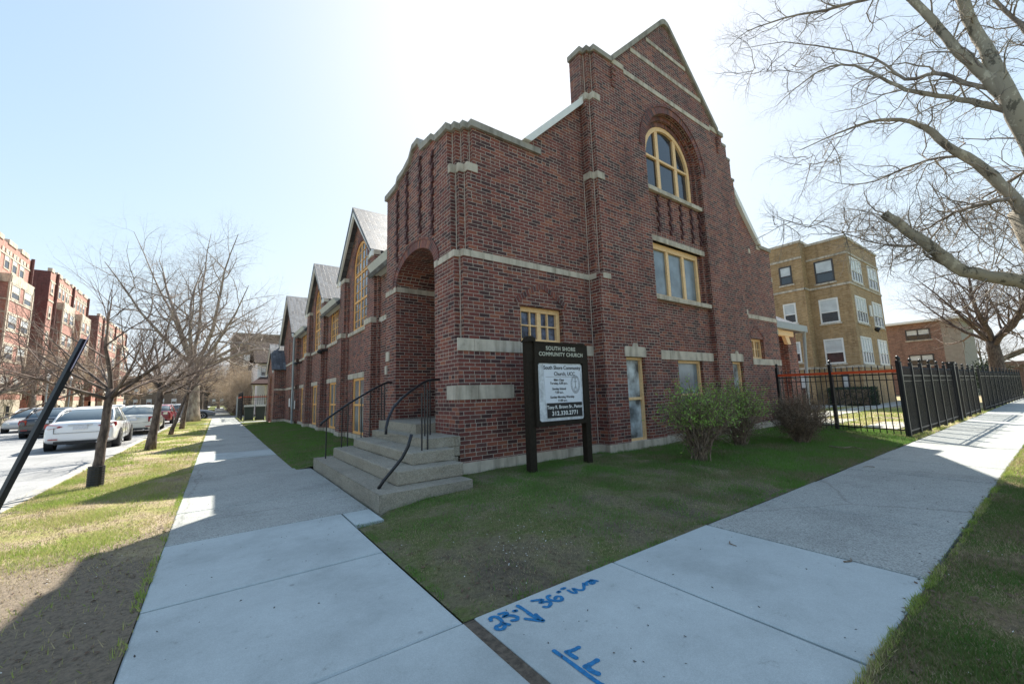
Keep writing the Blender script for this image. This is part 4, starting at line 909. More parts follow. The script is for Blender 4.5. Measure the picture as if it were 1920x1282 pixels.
# ================================================================ BUILDINGS BEYOND
def bwin(root, pl, c, u0, u1, z0, z1, fr, gl=GPALE, sgn=1, fw=.07, mull=(), rail_=True, sill=LIME, gtop=None, dp=.03):
    """sash window standing proud of a wall; sgn = outward direction of the wall"""
    fb = MB(); o = c+sgn*.045
    q = (lambda p: yz(p, o)) if pl == 'x' else (lambda p: xz(p, o)); V = (lambda d: (-sgn*d, 0, 0)) if pl == 'x' else (lambda d: (0, -sgn*d, 0))
    fb.prism(q(rect(u0, u1, z0, z1)), V(.05), [q(rect(u0+fw, u1-fw, z0+fw, z1-fw))])
    zm = z0+(z1-z0)*.45
    for m_ in mull: fb.prism(q(rect(m_-fw*.5, m_+fw*.5, z0+fw, z1-fw)), V(.04))
    if rail_: fb.prism(q(rect(u0+fw, u1-fw, zm-.035, zm+.035)), V(.035))
    w_ = fb.build('window', fr, root)
    pb = MB(); g = c+sgn*.012; qq = (lambda p: yz(p, g)) if pl == 'x' else (lambda p: xz(p, g))
    pb.prism(qq(rect(u0+.02, u1-.02, zm if rail_ else z0+.02, z1-.02)), V(.01)); pb.build('pane', gtop or gl, w_)
    if rail_: pb = MB(); pb.prism(qq(rect(u0+.02, u1-.02, z0+.02, zm)), V(.01)); pb.build('pane', GDARK if not gtop else gl, w_)
    if sill:
        sb = MB(); 
        if pl == 'x': sb.box(c-.02, c+sgn*.09, u0-.08, u1+.08, z0-.12, z0-.005) if sgn > 0 else sb.box(c-.09, c+.02, u0-.08, u1+.08, z0-.12, z0-.005)
        else: sb.box(u0-.08, u1+.08, c-.09, c+.02, z0-.12, z0-.005)
        sb.build('sill', sill, w_)
    return w_
# ---- buff brick flats
fl = thing('apartment_building', 'three storey buff brick flats beyond the iron fence', 'building', (34, 8, 0))
b = MB(); b.box(34, 41.6, 8.0, 10.3, -.2, 11.25); b.box(33.1, 45, 10.3, 26, -.2, 11.45); b.build('wall', YEL, fl)
b = MB(); b.box(33.93, 41.67, 7.93, 10.3, 11.25, 11.42); b.box(33.03, 45.1, 10.23, 26.1, 11.45, 11.62)
for z in (8.02, 2.42): b.box(33.95, 41.65, 7.95, 10.25, z, z+.14); b.box(33.05, 33.2, 10.26, 26, z, z+.14); b.box(33.05, 34, 10.25, 10.31, z, z+.14)
b.box(33.04, 33.12, 10.26, 26, 10.3, 10.45); b.box(33.96, 34.02, 7.96, 10.3, 10.15, 10.28); b.box(34, 41.62, 7.94, 8.01, 10.15, 10.28)
b.build('stone_band', LIME, fl)
VW = WHITE; BW = simple('dark_window_frame', (.05, .045, .045), .5)
for k_, (z0, z1) in enumerate(((2.75, 4.45), (5.55, 7.25), (8.4, 10.0))):
    bwin(fl, 'x', 34, 8.75, 9.85, z0, z1, VW if k_ < 2 else BW, sgn=-1, fw=.09)
    bwin(fl, 'x', 33.1, 10.95, 11.75, z0+.2, z1-.05, VW if k_ < 2 else BW, sgn=-1, fw=.09)
    bwin(fl, 'x', 33.1, 13.6, 14.6, z0, z1, VW, sgn=-1)
    bwin(fl, 'y', 8.0, 34.6, 37.0, z0-.1, z1+.05, VW, sgn=-1, mull=(35.2, 35.8, 36.4), fw=.1)
    bwin(fl, 'y', 8.0, 38.6, 41.0, z0-.1, z1+.05, VW, sgn=-1, mull=(39.4, 40.2), fw=.1)
bwin(fl, 'x', 34, 8.7, 9.1, .55, 2.0, BW, sgn=-1, rail_=False); bwin(fl, 'x', 33.1, 10.75, 11.9, .35, 2.1, BW, sgn=-1, mull=(11.3,), sill=None)
b = MB(); b.box(37.6, 38.0, 7.9, 7.98, 6.1, 6.9); b.build('sign_plate', WHITE, fl)
b = MB(); b.lathe((37.7, 7.85, 5.2), [(.05, 0), (.16, .1), (.18, .3)], 10, axis=(.2, -.9, -.5)); b.build('lamp', IRON, fl)
# hedge in front
# ---- brown brick block
br = thing('apartment_building', 'two storey brown brick block with a flat overhanging roof', 'building', (60, 6, 0))
b = MB(); b.box(60, 72, 7.35, 20, -.6, 7.55); b.build('wall', BRN, br)
b = MB(); b.box(60, 70, 6.05, 7.35, -.6, 7.54); b.build('stucco_wall', simple('grey_stucco', (.33, .28, .23), .9, noise_s=3, noise_a=.15), br)
b = MB(); b.box(59.4, 73.2, 5.6, 20.5, 7.55, 7.78); b.build('roof', WHITE, br)
for z in (5.75, 3.05):
    for y0 in (8.15, 12.6): bwin(br, 'x', 60, y0, y0+1.9, z, z+1.15, BW, sgn=-1, mull=(y0+.95,), fw=.11)
# ---- distant bungalow roofs right
for i, (x0, y0, w_, d_, h_, lab) in enumerate(((82, 3.5, 12, 9, 3.2, 'low brick bungalow with a rust roof behind the bare tree'), (104, -2, 12, 10, 4.2, 'pale bungalow farthest down the right street'))):
    bg_ = thing('bungalow', lab, 'house', (x0, y0, 0)); b = MB(); b.box(x0, x0+w_, y0, y0+d_, -.5, h_); b.build('wall', BRN, bg_)
    b = MB()
    for s_ in (-1, 1): b.slab((x0-.5, y0+d_/2+s_*(d_/2+.5), h_-.2), (x0+w_+.5, y0+d_/2+s_*(d_/2+.5), h_-.2), (x0+w_+.5, y0+d_/2, h_+2.6), (x0-.5, y0+d_/2, h_+2.6), .12)
    b.build('roof', simple('rust_roof', (.25, .14, .11), .8, noise_s=4), bg_)
    b = MB(); b.box(x0+3, x0+3.8, y0+d_/2-.4, y0+d_/2+.4, h_+1.5, h_+3.8); b.build('chimney', BRN, bg_)
    bwin(bg_, 'x', x0, y0+1.5, y0+3.2, 1.0, 2.4, WHITE, sgn=-1)
# ---- red courtyard flats across the left street
SX = -18
def redblock(label, y0, y1, top, base, n, wing=5):
    rt = thing('apartment_building', label, 'building', (SX, y0, 0), 'red brick flats across the street')
    b = MB(); b.box(SX-14, SX, y0, y1, base, top); b.build('wall', RED, rt)
    b = MB(); b.box(SX-14, SX-.05, y0-.02, y0+.0, base+3, top-.01) ; b.build('side_wall', DRK, rt)  # thin sheet of darker red brick laid over the near side wall
    b = MB(); b.box(SX-.3, SX+.06, y0, y1, base, base+2.9)
    bays = [(y0+ (y1-y0)*f, (y1-y0)*.17) for f in (.30, .78)]
    st_ = (top-base-3.4)/5.0
    cren = []
    for i in range(int((y1-y0)/1.1)):
        if i % 3 != 1: b.box(SX-.35, SX+.08, y0+i*1.1, y0+i*1.1+1.0, top-.05, top+.42)
    b.box(SX-.3, SX+.05, y0, y1, top-1.3, top-1.12); b.box(SX-.3, SX+.05, y0, y1, base+3.0+st_*4-.25, base+3.0+st_*4-.05)
    for yb, hw in bays:
        b.box(SX, SX+.75, yb-hw*.8, yb+hw*.8, base, base+2.9); b.box(SX, SX+.8, yb-hw*.82, yb+hw*.82, base+3+st_*4-.7, base+3+st_*4+.15)
        for k_ in range(4): b.box(SX+.2, SX+.79, yb-hw*.81, yb+hw*.81, base+3+st_*k_+.55, base+3+st_*k_+.72); b.box(SX+.2, SX+.79, yb-hw*.81, yb+hw*.81, base+3+st_*k_+2.3, base+3+st_*k_+2.45)
        for s_ in (-1, 1): b.box(SX+.66, SX+.80, yb+s_*hw*.8-.13, yb+s_*hw*.8+.13, base+2.9, base+3+st_*4)
        for k_ in range(8): b.box(SX, SX+.07, yb-hw*.9+k_*hw*.24, yb-hw*.9+k_*hw*.24+hw*.12, top-1.1, top-.65)
    b.build('stone_trim', CREAMST, rt)
    b = MB()
    for yb, hw in bays: b.box(SX, SX+.74, yb-hw*.78, yb+hw*.78, base+2.9, base+3+st_*4)
    b.build('bay', RED, rt)
    for f in (.12, .52, .97): b = MB(); b.tube([(SX+.12, y0+(y1-y0)*f, base), (SX+.12, y0+(y1-y0)*f, top+.2)], .16, 6); b.build('brick_pier', DRK, rt)
    for k_ in range(5):
        z0 = base+3+st_*k_+.75; z1 = z0+1.55
        for yb, hw in bays:
            if k_ < 4:
                for s_ in (-.42, .42): bwin(rt, 'x', SX+.75, yb+s_*hw-.28*hw, yb+s_*hw+.28*hw, z0, z1, CREAMST, gl=GPALE, fw=.14, sill=None)
            else:
                for s_ in (-.5, 0, .5): bwin(rt, 'x', SX, yb+s_*hw-.17*hw, yb+s_*hw+.17*hw, z0, z1+.5, CREAMST, gl=GPALE, fw=.12, sill=None)
        for f in (.05, .42, .60):
            yc = y0+(y1-y0)*f; bwin(rt, 'x', SX, yc-.5, yc+.5, z0, z1, CREAMST, gl=GPALE, fw=.18, sill=CREAMST)
    for yb, hw in bays: bwin(rt, 'x', SX+.75, yb-.6, yb+.6, base+.9, base+2.4, CREAMST, gl=GDARK, fw=.14, sill=None)
    return rt
redblock('nearest red brick flats across the street, cut by the picture edge', 46, 68.5, 18.0, -.6, 5)
redblock('second red brick flats with a dark side wall beyond a court', 74.5, 93, 18.6, -.6, 5)
redblock('farthest red brick flats across the street behind the trees', 101, 128, 17.5, -.6, 5)
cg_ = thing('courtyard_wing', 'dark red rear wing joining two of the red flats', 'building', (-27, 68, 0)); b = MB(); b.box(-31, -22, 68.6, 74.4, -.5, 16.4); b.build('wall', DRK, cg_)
# ---- white clapboard house and vine covered block behind the church
hs_ = thing('house', 'white clapboard house with a brown porch roof behind the church', 'house', (3.3, 50, 0))
b = MB()
for i in range(24): z = .2+i*.22; b.prism([(3.25, 49.98, z), (3.25, 50.03, z+.22), (3.25, 50.2, z+.22), (3.25, 50.2, z)], (7, 0, 0))
b.box(3.25, 10, 50.2, 60, 0, 5.5); b.build('wall', WHITE, hs_)
b = MB(); b.slab((2.9, 49.6, 5.4), (10.4, 49.6, 5.4), (10.4, 55, 8.2), (2.9, 55, 8.2), .15); b.slab((2.9, 60.4, 5.4), (10.4, 60.4, 5.4), (10.4, 55, 8.2), (2.9, 55, 8.2), .15); b.build('roof', simple('brown_roof', (.055, .042, .038), .95, noise_s=5, spec=.1), hs_)
b = MB(); b.slab((2.5, 46.4, 3.1), (7.5, 46.4, 3.1), (7.5, 50, 4.0), (3.6, 50, 4.0), .12); b.build('porch_roof', simple('porch_shingle', (.045, .028, .026), .95, noise_s=5, spec=.1), hs_)
b = MB()
for x_ in (2.7, 3.7, 4.7): b.box(x_, x_+.18, 46.6, 46.8, 0, 3.1)
b.box(2.6, 7.3, 46.5, 46.7, 2.9, 3.1); b.build('porch_column', CREAMST, hs_)
bwin(hs_, 'y', 50, 3.55, 4.2, 3.9, 5.1, GUT, sgn=-1, sill=None); b = MB(); b.box(3.5, 4.1, 49.6, 50, 3.7, 4.05); b.build('air_conditioner', WHITE, hs_)
vb_ = thing('apartment_building', 'weathered brick block behind bare tan trees beyond the house', 'building', (1.6, 76, 0))
b = MB(); b.box(1.5, 9.5, 76, 96, -.3, 12.0); b.box(9.5, 24, 76.5, 96, -.3, 11.7); b.build('wall', TANB, vb_)
b = MB(); b.box(1.42, 9.58, 75.92, 96, 12.0, 12.2); b.box(9.58, 24, 76.42, 96, 11.7, 11.9); b.build('coping', LIMED, vb_)
for z in (1.2, 4.2, 7.2): 
    for x_ in (3.0, 5.6, 8.0): bwin(vb_, 'y', 76, x_, x_+1.0, z, z+1.5, WHITE, sgn=-1)
# far end of the left street
for i, (x0, y0, w_, h_, m_, lab) in enumerate(((3.0, 104, 12, 8, DRK, 'dark brick building far down the left street'), (-34, 170, 26, 10, TANB, 'distant tan building closing the left street view'), (2, 150, 14, 10, TANB, 'pale distant building at the end of the sidewalk'), (-6, 240, 24, 9, TANB, 'hazy pale building at the street end'))):
    r0 = thing('far_building', lab, 'building', (x0, y0, 0)); b = MB(); b.box(x0, x0+w_, y0, y0+20, -.3, h_); b.build('wall', m_, r0)
    b = MB(); b.box(x0-.2, x0+w_+.2, y0-.2, y0+20.2, h_, h_+.35); b.build('roof', LIMED, r0)
    for z in (1.5, 4.8):
        for k_ in range(int(w_//3)): bwin(r0, 'y', y0, x0+1+k_*3, x0+2.2+k_*3, z, z+1.6, WHITE, sgn=-1)
# ================================================================ CARS
TYRE = simple('tyre_rubber', (.012, .012, .013), .8); RIM = simple('alloy_rim', (.45, .46, .48), .3, .8); CGL = simple('car_glass', (.10, .13, .15), .06, spec=1.0); BLKP = simple('black_trim', (.015, .015, .017), .6)  # car glass lightened to put a sky reflection into its base colour
TAIL = simple('red_tail_lamp', (.35, .012, .015), .15, spec=.9); LAMP = simple('clear_lamp', (.6, .6, .58), .15, spec=.9); PLATE = simple('number_plate', (.62, .64, .68), .5, noise_s=40, noise_a=.25)
def paint(n, c): return simple('car_paint_'+n, c, .28, spec=.6, coat=1)
PW, PB, PR, PG, PS, PBL, PCH = paint('white', (.82, .83, .84)), paint('charcoal', (.022, .025, .032)), paint('red', (.28, .01, .018)), paint('grey', (.17, .175, .18)), paint('silver', (.40, .41, .42)), paint('blue', (.02, .09, .38)), paint('cream', (.70, .68, .60))
def car(label, P_, loc, rz, L=4.75, Wd=1.83, H=1.44, tail='wide', detail=True, z=-.13):
    root = bpy.data.objects.new('parked_car', None); COL.objects.link(root); ROOTLOC[root.name] = (0, 0, 0)
    tag(root, label, 'car', 'cars along the left street')
    h = L/2; w_ = Wd/2
    # side profile stations: y, top z, belt half width, low z
    stn = [(-h, .78, .80, .42), (-h+.05, .96, .90, .30), (-h+.25, 1.01, .95, .22), (-h*.55, .98, .99, .20), (0, .95, 1.0, .19), (h*.35, .93, 1.0, .19), (h*.55, .90, .985, .20), (h-.45, .80, .95, .21), (h-.12, .68, .87, .24), (h, .56, .74, .34)]
    def sec(y, zt, k_, zl):
        W_ = w_*k_; m_ = (zt+zl)/2
        half = [(0, zt+.02), (W_*.55, zt+.015), (W_*.86, zt-.02), (W_*.965, zt-.10), (W_, m_+.08), (W_, m_-.05), (W_*.985, zl+.10), (W_*.93, zl), (0, zl)]
        return [(x_, y, z_) for x_, z_ in half] + [(-x_, y, z_) for x_, z_ in reversed(half[1:-1])]
    b = MB(); vs = []; n = len(sec(0, 1, 1, .2))
    for s_ in stn: vs += sec(*s_)
    fs = [tuple(range(n))]
    for i in range(len(stn)-1):
        for k_ in range(n): fs.append((i*n+k_, (i+1)*n+k_, (i+1)*n+(k_+1) % n, i*n+(k_+1) % n))
    fs.append(tuple((len(stn)-1)*n+k_ for k_ in reversed(range(n))))
    b.idx(vs, fs); bd = b.build('body', P_, root, smooth=True); sm = bd.modifiers.new('s', 'SUBSURF'); sm.levels = 2; sm.render_levels = 2
    # greenhouse
    def gh(k_, zt_, inset, m_, name, ys):
        b = MB(); ring = []
        for y, zb, zt, kb, kt in ys: ring.append([(-w_*kb, y, zb), (-w_*kt, y, zt), (-w_*kt*.5, y, zt+.03), (w_*kt*.5, y, zt+.03), (w_*kt, y, zt), (w_*kb, y, zb)])
        vs = [p for r in ring for p in r]; fs = [tuple(range(6))]
        for i in range(len(ring)-1):
            for q in range(6): fs.append((i*6+q, (i+1)*6+q, (i+1)*6+(q+1) % 6, i*6+(q+1) % 6))
        fs.append(tuple((len(ring)-1)*6+q for q in reversed(range(6)))); b.idx(vs, fs); return b.build(name, m_, root, smooth=True)
    rb = -h*.78; rt_ = -h*.42; ft = h*.12; fb_ = h*.50
    gh(0, 0, 0, CGL, 'glass', [(rb, .95, .97, .80, .74), ((rb+rt_)/2, .93, H*.86, .86, .72), (rt_, .93, H-.06, .88, .66), (-.1*h, .92, H-.02, .90, .68), (ft, .92, H-.06, .90, .66), ((ft+fb_)/2, .90, H*.83, .88, .70), (fb_, .88, .92, .84, .76)])
    b = MB(); R_ = []
    for y, zt, kt in ((rt_-.10, H-.10, .665), (rt_+.05, H-.035, .67), (-.1*h, H+.005, .685), (ft-.05, H-.035, .67), (ft+.08, H-.09, .665)): R_.append([(-w_*kt, y, zt-.035), (-w_*kt*.96, y, zt+.012), (-w_*kt*.5, y, zt+.045), (w_*kt*.5, y, zt+.045), (w_*kt*.96, y, zt+.012), (w_*kt, y, zt-.035)])
    vs = [p for r in R_ for p in r]; fs = []
    for i in range(len(R_)-1):
        for q in range(5): fs.append((i*6+q, i*6+q+1, (i+1)*6+q+1, (i+1)*6+q))
    b.idx(vs, [tuple(reversed(f)) for f in fs])
    for s_ in (-1, 1):
        b.tube([(s_*w_*.80, rb-.02, .955), (s_*w_*.74, (rb+rt_)/2, H*.865), (s_*w_*.665, rt_, H-.045), (s_*w_*.68, -.1*h, H-.01), (s_*w_*.665, ft, H-.05), (s_*w_*.715, (ft+fb_)/2, H*.835), (s_*w_*.80, fb_+.03, .90)], .032, 6)
        b.tube([(s_*w_*.905, -.12*h, .93), (s_*w_*.685, -.12*h, H-.04)], .035, 5)
    b.build('roof', P_, root, smooth=True)
    for sy, sx in ((-.60, -1), (-.60, 1), (.62, -1), (.62, 1)):
        c_ = (sx*(w_-.20), h*sy, .32)
        wb = MB(); wb.lathe((c_[0], c_[1], .32), [(.37, 0), (.37, .205 if sx > 0 else .205)], 24, axis=(sx, 0, 0)); wb.build('wheel_arch', BLKP, root)
        wb = MB(); wb.lathe((c_[0], c_[1], .32), [(.20, 0), (.30, .0), (.325, .03), (.325, .19), (.30, .215), (.20, .218)], 24, axis=(sx, 0, 0)); ty = wb.build('wheel', TYRE, root, smooth=False)
        wb = MB(); wb.lathe((c_[0]+sx*.2, c_[1], .32), [(.20, .0), (.205, .022), (.17, .02), (.15, .008), (.05, .012), (.05, .025), (.01, .028)], 20, axis=(sx, 0, 0)); wb.build('rim', RIM, ty)
    for s_ in (-1, 1):
        b = MB()
        if tail == 'wide': b.prism([(s_*.42, -h-.012, .83), (s_*w_*.80, -h+.0, .92), (s_*w_*.93, -h+.18, .93), (s_*w_*.95, -h+.2, .80), (s_*w_*.82, -h+.0, .76), (s_*.50, -h-.012, .80)], (0, .10, 0))
        else: b.prism([(s_*w_*.62, -h-.012, .90), (s_*w_*.90, -h+.05, .90), (s_*w_*.95, -h+.12, .75), (s_*w_*.88, -h+.04, .62), (s_*w_*.62, -h-.01, .66)], (0, .12, 0))
        b.build('tail_light', TAIL, root)
        b = MB(); b.prism([(s_*w_*.52, h+.002, .60), (s_*w_*.80, h-.13, .68), (s_*w_*.78, h-.12, .56), (s_*w_*.5, h+.01, .52)], (0, -.10, 0)); b.build('headlight', LAMP, root)
        b = MB(); b.obox(Vector((s_*(w_+.07), h*.36, .98)), (Vector((1, 0, 0)), Vector((0, 1, 0)), Vector((0, 0, 1))), .09, .05, .065); b.build('mirror', P_, root)
        b = MB(); b.box(s_*.62-.11, s_*.62+.11, -h-.03, -h+.05, .40, .43); b.build('reflector', TAIL, root)
        if detail:
            for y_ in (-.03*h, -.30*h): b = MB(); b.box(s_*(w_*1.0)-.012, s_*(w_*1.0)+.012, y_-.10, y_+.08, .80, .83); b.build('door_handle', P_, root)
            b = MB()
            for y_ in (-.12*h, .33*h, -.42*h): b.box(s_*w_-.004, s_*w_+.004, y_-.004, y_+.004, .28, .86)
            b.build('door_seam', BLKP, root)
    b = MB(); b.box(-.17, .17, -h-.028, -h+.02, .72, .86); b.build('number_plate', PLATE, root)
    b = MB(); b.box(-.60, .60, -h-.004, -h+.2, .24, .34); b.build('rear_valance', BLKP, root)
    b = MB(); b.box(-.62, .62, -h-.016, -h+.05, .612, .620); b.box(-.62, -.612, -h-.014, -h+.05, .62, .80); b.box(.612, .62, -h-.014, -h+.05, .62, .80); b.build('boot_seam', BLKP, root)
    b = MB(); b.box(-.30, .30, -h-.022, -h+.02, .865, .885); b.build('chrome_strip', RIM, root)
    b = MB(); b.tube([(.45, -h-.01, .27), (.45, -h+.2, .27)], .035, 8); b.build('exhaust', RIM, root)
    root.location = (loc[0], loc[1], z); root.rotation_euler.z = rz; return root
car('white saloon with slim red tail lamps parked at the near kerb', PW, (-3.85, 22.6), rad(1.5), L=4.8, Wd=1.86, H=1.45)
car('cream saloon with tall red tail lamps parked ahead of the white one', PCH, (-3.45, 30.3), rad(1), L=5.2, Wd=1.92, H=1.44, tail='tall')
car('charcoal saloon in the far lane with pale tail lamps', PB, (-7.05, 32.8), rad(1), L=4.75, Wd=1.84, H=1.46, tail='tall')
car('red saloon braking near the corner beyond the second tree', PR, (-3.55, 42.6), rad(-2), L=4.6, Wd=1.80, H=1.44)
car('grey coupe crossing the side street behind the big trunk', PG, (-2.6, 49.9), rad(-92), L=5.0, Wd=1.84, H=1.36, tail='tall')
car('silver wagon parked along the far kerb behind the charcoal car', PS, (-9.9, 41), rad(181), L=4.8, Wd=1.84, H=1.5)
car('dark saloon parked beyond the silver wagon', PB, (-9.9, 48.5+11), rad(180), L=4.7, Wd=1.8, H=1.44)
car('silver saloon beyond the side street at the near kerb', PS, (-3.5, 63), rad(0), L=4.7, Wd=1.8, H=1.46)
car('blue saloon far down the near kerb', PBL, (-3.5, 71), rad(0), L=4.6, Wd=1.8, H=1.5)
car('white van like car at the far kerb beyond the corner', PW, (-9.9, 68), rad(180), L=4.9, Wd=1.85, H=1.6)
car('distant silver car in the middle of the street', PS, (-6.2, 84), rad(0), L=4.6, Wd=1.8, H=1.46)
car('distant white car farthest along the near kerb', PW, (-3.6, 95), rad(0), L=4.6, Wd=1.8, H=1.5)
# lamp posts at the crossing
for x_, y_, lab in ((-13.4, 58, 'pale street pole by the side street, left one'), (-12.9, 63, 'pale street pole by the side street, right one')):
    r0 = thing('street_pole', lab, 'pole', (x_, y_, -.1)); b = MB(); b.tube([(x_, y_, -.1), (x_, y_, 4.2)], .07, 8); b.build('pole', GUT, r0); b = MB(); b.lathe((x_, y_, 4.2), [(.1, 0), (.16, .1), (.12, .35), (.02, .45)], 10); b.build('lamp', WHITE, r0)
# ================================================================ TREES
def bark(name, a, b_, c, sc=6, patch=False):
    m_, nt_, b = mat(name); L = nt_.links; tc = node(nt_, 'ShaderNodeTexCoord')
    mp = node(nt_, 'ShaderNodeMapping'); mp.inputs['Scale'].default_value = (1, 1, .35 if not patch else .6); L.new(tc.outputs['Object'], mp.inputs[0])
    n = node(nt_, 'ShaderNodeTexNoise'); n.inputs['Scale'].default_value = sc; n.inputs['Detail'].default_value = 7; n.inputs['Roughness'].default_value = .7; L.new(mp.outputs[0], n.inputs['Vector'])
    r = ramp(nt_, [(.38, a), (.48, b_), (.6, c)] if not patch else [(.40, a), (.44, b_), (.56, b_), (.60, c)]); L.new(n.outputs['Fac'], r.inputs[0]); L.new(r.outputs[0], b.inputs['Base Color']); b.inputs['Roughness'].default_value = .85
    bp = node(nt_, 'ShaderNodeBump'); bp.inputs['Strength'].default_value = .6; bp.inputs['Distance'].default_value = .02; L.new(n.outputs['Fac'], bp.inputs['Height']); L.new(bp.outputs[0], b.inputs['Normal'])
    return m_
BKD = bark('dark_bark', (.045, .032, .026), (.10, .07, .055), (.17, .13, .10), 14); BKG = bark('brown_grey_bark', (.08, .06, .045), (.16, .125, .095), (.24, .20, .16), 7)
BKP = bark('plane_bark', (.11, .095, .07), (.31, .27, .205), (.48, .43, .33), 6, True); TWG = bark('twig_bark', (.085, .060, .050), (.15, .105, .085), (.22, .165, .13), 5)
TWP = bark('plane_twig_bark', (.14, .115, .10), (.25, .21, .175), (.36, .31, .25), 5); TWT = bark('tan_twig_bark', (.28, .21, .14), (.46, .36, .25), (.60, .49, .36), 4)
BKP2 = bark('pale_plane_bark', (.16, .12, .09), (.27, .215, .165), (.42, .36, .28), 5); TWE = bark('pale_plane_twigs', (.16, .125, .11), (.27, .22, .19), (.38, .32, .27), 4)
def rv(R_, s_=1): return Vector((R_.gauss(0, s_), R_.gauss(0, s_), R_.gauss(0, s_)))
def path(R_, p, d, L_, n, wob, up=0.0, target=None):
    pts = [Vector(p)]; d = Vector(d).normalized()
    for i in range(n):
        d = (d + rv(R_, wob) + Vector((0, 0, up))).normalized(); pts.append(pts[-1]+d*(L_/n))
    return pts
def twigs(R_, mb, pts, rs, lvl, cfg):
    """side shoots along a limb, recursive"""
    n = cfg['n'][lvl]; L_ = cfg['len'][lvl]; ang = cfg['ang']; m_ = len(pts)-1; ph = R_.random()*6.28
    for i in range(n):
        t = cfg.get('t0', .15)+(1-cfg.get('t0', .15))*((i+R_.random())/n); f = t*m_; k_ = min(int(f), m_-1); u = f-k_
        p = pts[k_].lerp(pts[k_+1], u); r0 = rs[k_]*(1-u)+rs[k_+1]*u; d = (pts[k_+1]-pts[k_]).normalized()
        ph += 2.4; side = d.cross(Vector((0, 0, 1)) if abs(d.z) < .95 else Vector((1, 0, 0))).normalized(); oth = side.cross(d)
        s_ = side*math.cos(ph)+oth*math.sin(ph)*cfg.get('flat', 1); a = rad(ang*R_.uniform(.65, 1.3))
        nd = (d*math.cos(a)+s_*math.sin(a)+Vector((0, 0, cfg.get('up', 0)))).normalized()
        l = L_*R_.uniform(.55, 1.25)*(1.15-.55*t); r1 = min(r0*.62, cfg['r'][lvl]); ns = cfg['seg'][lvl]
        q = path(R_, p, nd, l, ns, cfg['wob'], cfg.get('up', 0)*.25); rr = [r1*(1-.8*j/ns) for j in range(ns+1)]
        if cfg.get('zmin') and min(x_.z for x_ in q) < cfg['zmin']: continue
        mb.tube(q, rr, 3 if r1 < .012 else (4 if r1 < .03 else 6), cap=False)
        if lvl+1 < len(cfg['n']): twigs(R_, mb, q, rr, lvl+1, cfg)
def tree(name, label, base, H, r, crown, limbs, cfg, seed, bk, tw, lean=(0, 0), spread=50, group='street trees', flare=1.35, L0=None, fork=None, guard=False):
    R_ = random.Random(seed); base = Vector(base); root = thing(name, label, 'tree', tuple(base), group)
    tb = MB(); cb = MB(); fz = fork or H*.35
    top = base+Vector((lean[0], lean[1], fz)); n = 7
    tp = [base.lerp(top, i/n)+rv(R_, .008)*(1 if 0 < i < n else 0)*fz*.4 for i in range(n+1)]; tr = [r*(flare if i == 0 else 1.1 if i == 1 else 1-.28*i/n) for i in range(n+1)]
    tp[0] = base-Vector((0, 0, .12)); tb.tube(tp, tr, 12)
    for i in range(limbs):
        az = 6.283*(i+R_.uniform(-.25, .25))/limbs+seed; t = rad(R_.uniform(spread*.35, spread*1.2)) if i else rad(8)
        d = Vector((math.cos(az)*math.sin(t), math.sin(az)*math.sin(t), math.cos(t)))
        l = (L0 or (H-fz))*R_.uniform(.75, 1.1)*(1.0 if i else 1.1); p = tp[-1]-Vector((0, 0, R_.uniform(0, .25)*fz*.5)); ns = 7
        q = path(R_, p, d, l, ns, cfg['wob']*.75, cfg.get('lup', .05)); r1 = r*cfg.get('lr', .62)*(1 if i else 1.2)*R_.uniform(.75, 1); rr = [r1*(1-.88*j/ns) for j in range(ns+1)]
        tb.tube(q[:4], rr[:4], 8, cap=False); cb.tube(q[3:], rr[3:], 5, cap=False); twigs(R_, cb, q, rr, 0, cfg)
    tb.build('trunk', bk, root, smooth=True); cb.build('crown', tw, root, smooth=True)
    if guard:
        g = MB(); g.lathe(base, [(r*1.55, -.05)]+[(r*(1.42+.06*(i % 2)), .02*i) for i in range(18)], 14); g.build('trunk_guard', BLKP, root)
    return root
small = dict(n=[8, 6, 4], len=[1.35, .72, .36], r=[.016, .0065, .004], seg=[6, 5, 3], ang=40, wob=.085, up=.08, lup=.03, lr=.46)
tree('street_tree', 'small bare tree with a black guard round its trunk, nearest the camera', (-1.62, 9.96, 0), 4.6, .075, 2, 9, small, 11, BKD, TWG, lean=(.07, .06), spread=70, fork=1.65, L0=1.95, guard=True)
tree('street_tree', 'small bare tree beside the cream saloon, second along the verge', (-1.59, 16.65, 0), 5.4, .115, 2, 9, small, 23, BKD, TWG, lean=(.15, .1), spread=66, fork=1.9, L0=1.95)
tree('street_tree', 'thin bare tree leaning over the sidewalk, third along the verge', (-1.64, 23.84, 0), 4.4, .075, 2, 6, small, 5, BKD, TWG, lean=(.55, .2), spread=60, fork=2.1, L0=1.7)
tree('street_tree', 'slender bare tree just before the big plane trunk', (-1.52, 28.7, 0), 5, .10, 2, 7, small, 8, BKD, TWG, lean=(.2, 0), spread=60, fork=2.1, L0=1.7)
big = dict(lr=.33, n=[9, 8, 6, 4], len=[4.4, 2.3, 1.15, .6], r=[.085, .032, .014, .008], seg=[6, 5, 4, 2], ang=52, wob=.15, up=.05, lup=.04)
tree('plane_tree', 'tall bare plane tree with a thick trunk at the verge end', (-1.61, 39.83, 0), 18.5, .50, 6, 10, big, 3, BKP2, TWE, spread=60, fork=4.4, L0=11.5)
mid = dict(lr=.38, n=[9, 8, 6], len=[3.4, 1.8, .8], r=[.07, .026, .012], seg=[5, 4, 3], ang=50, wob=.14, up=.08, lup=.04)
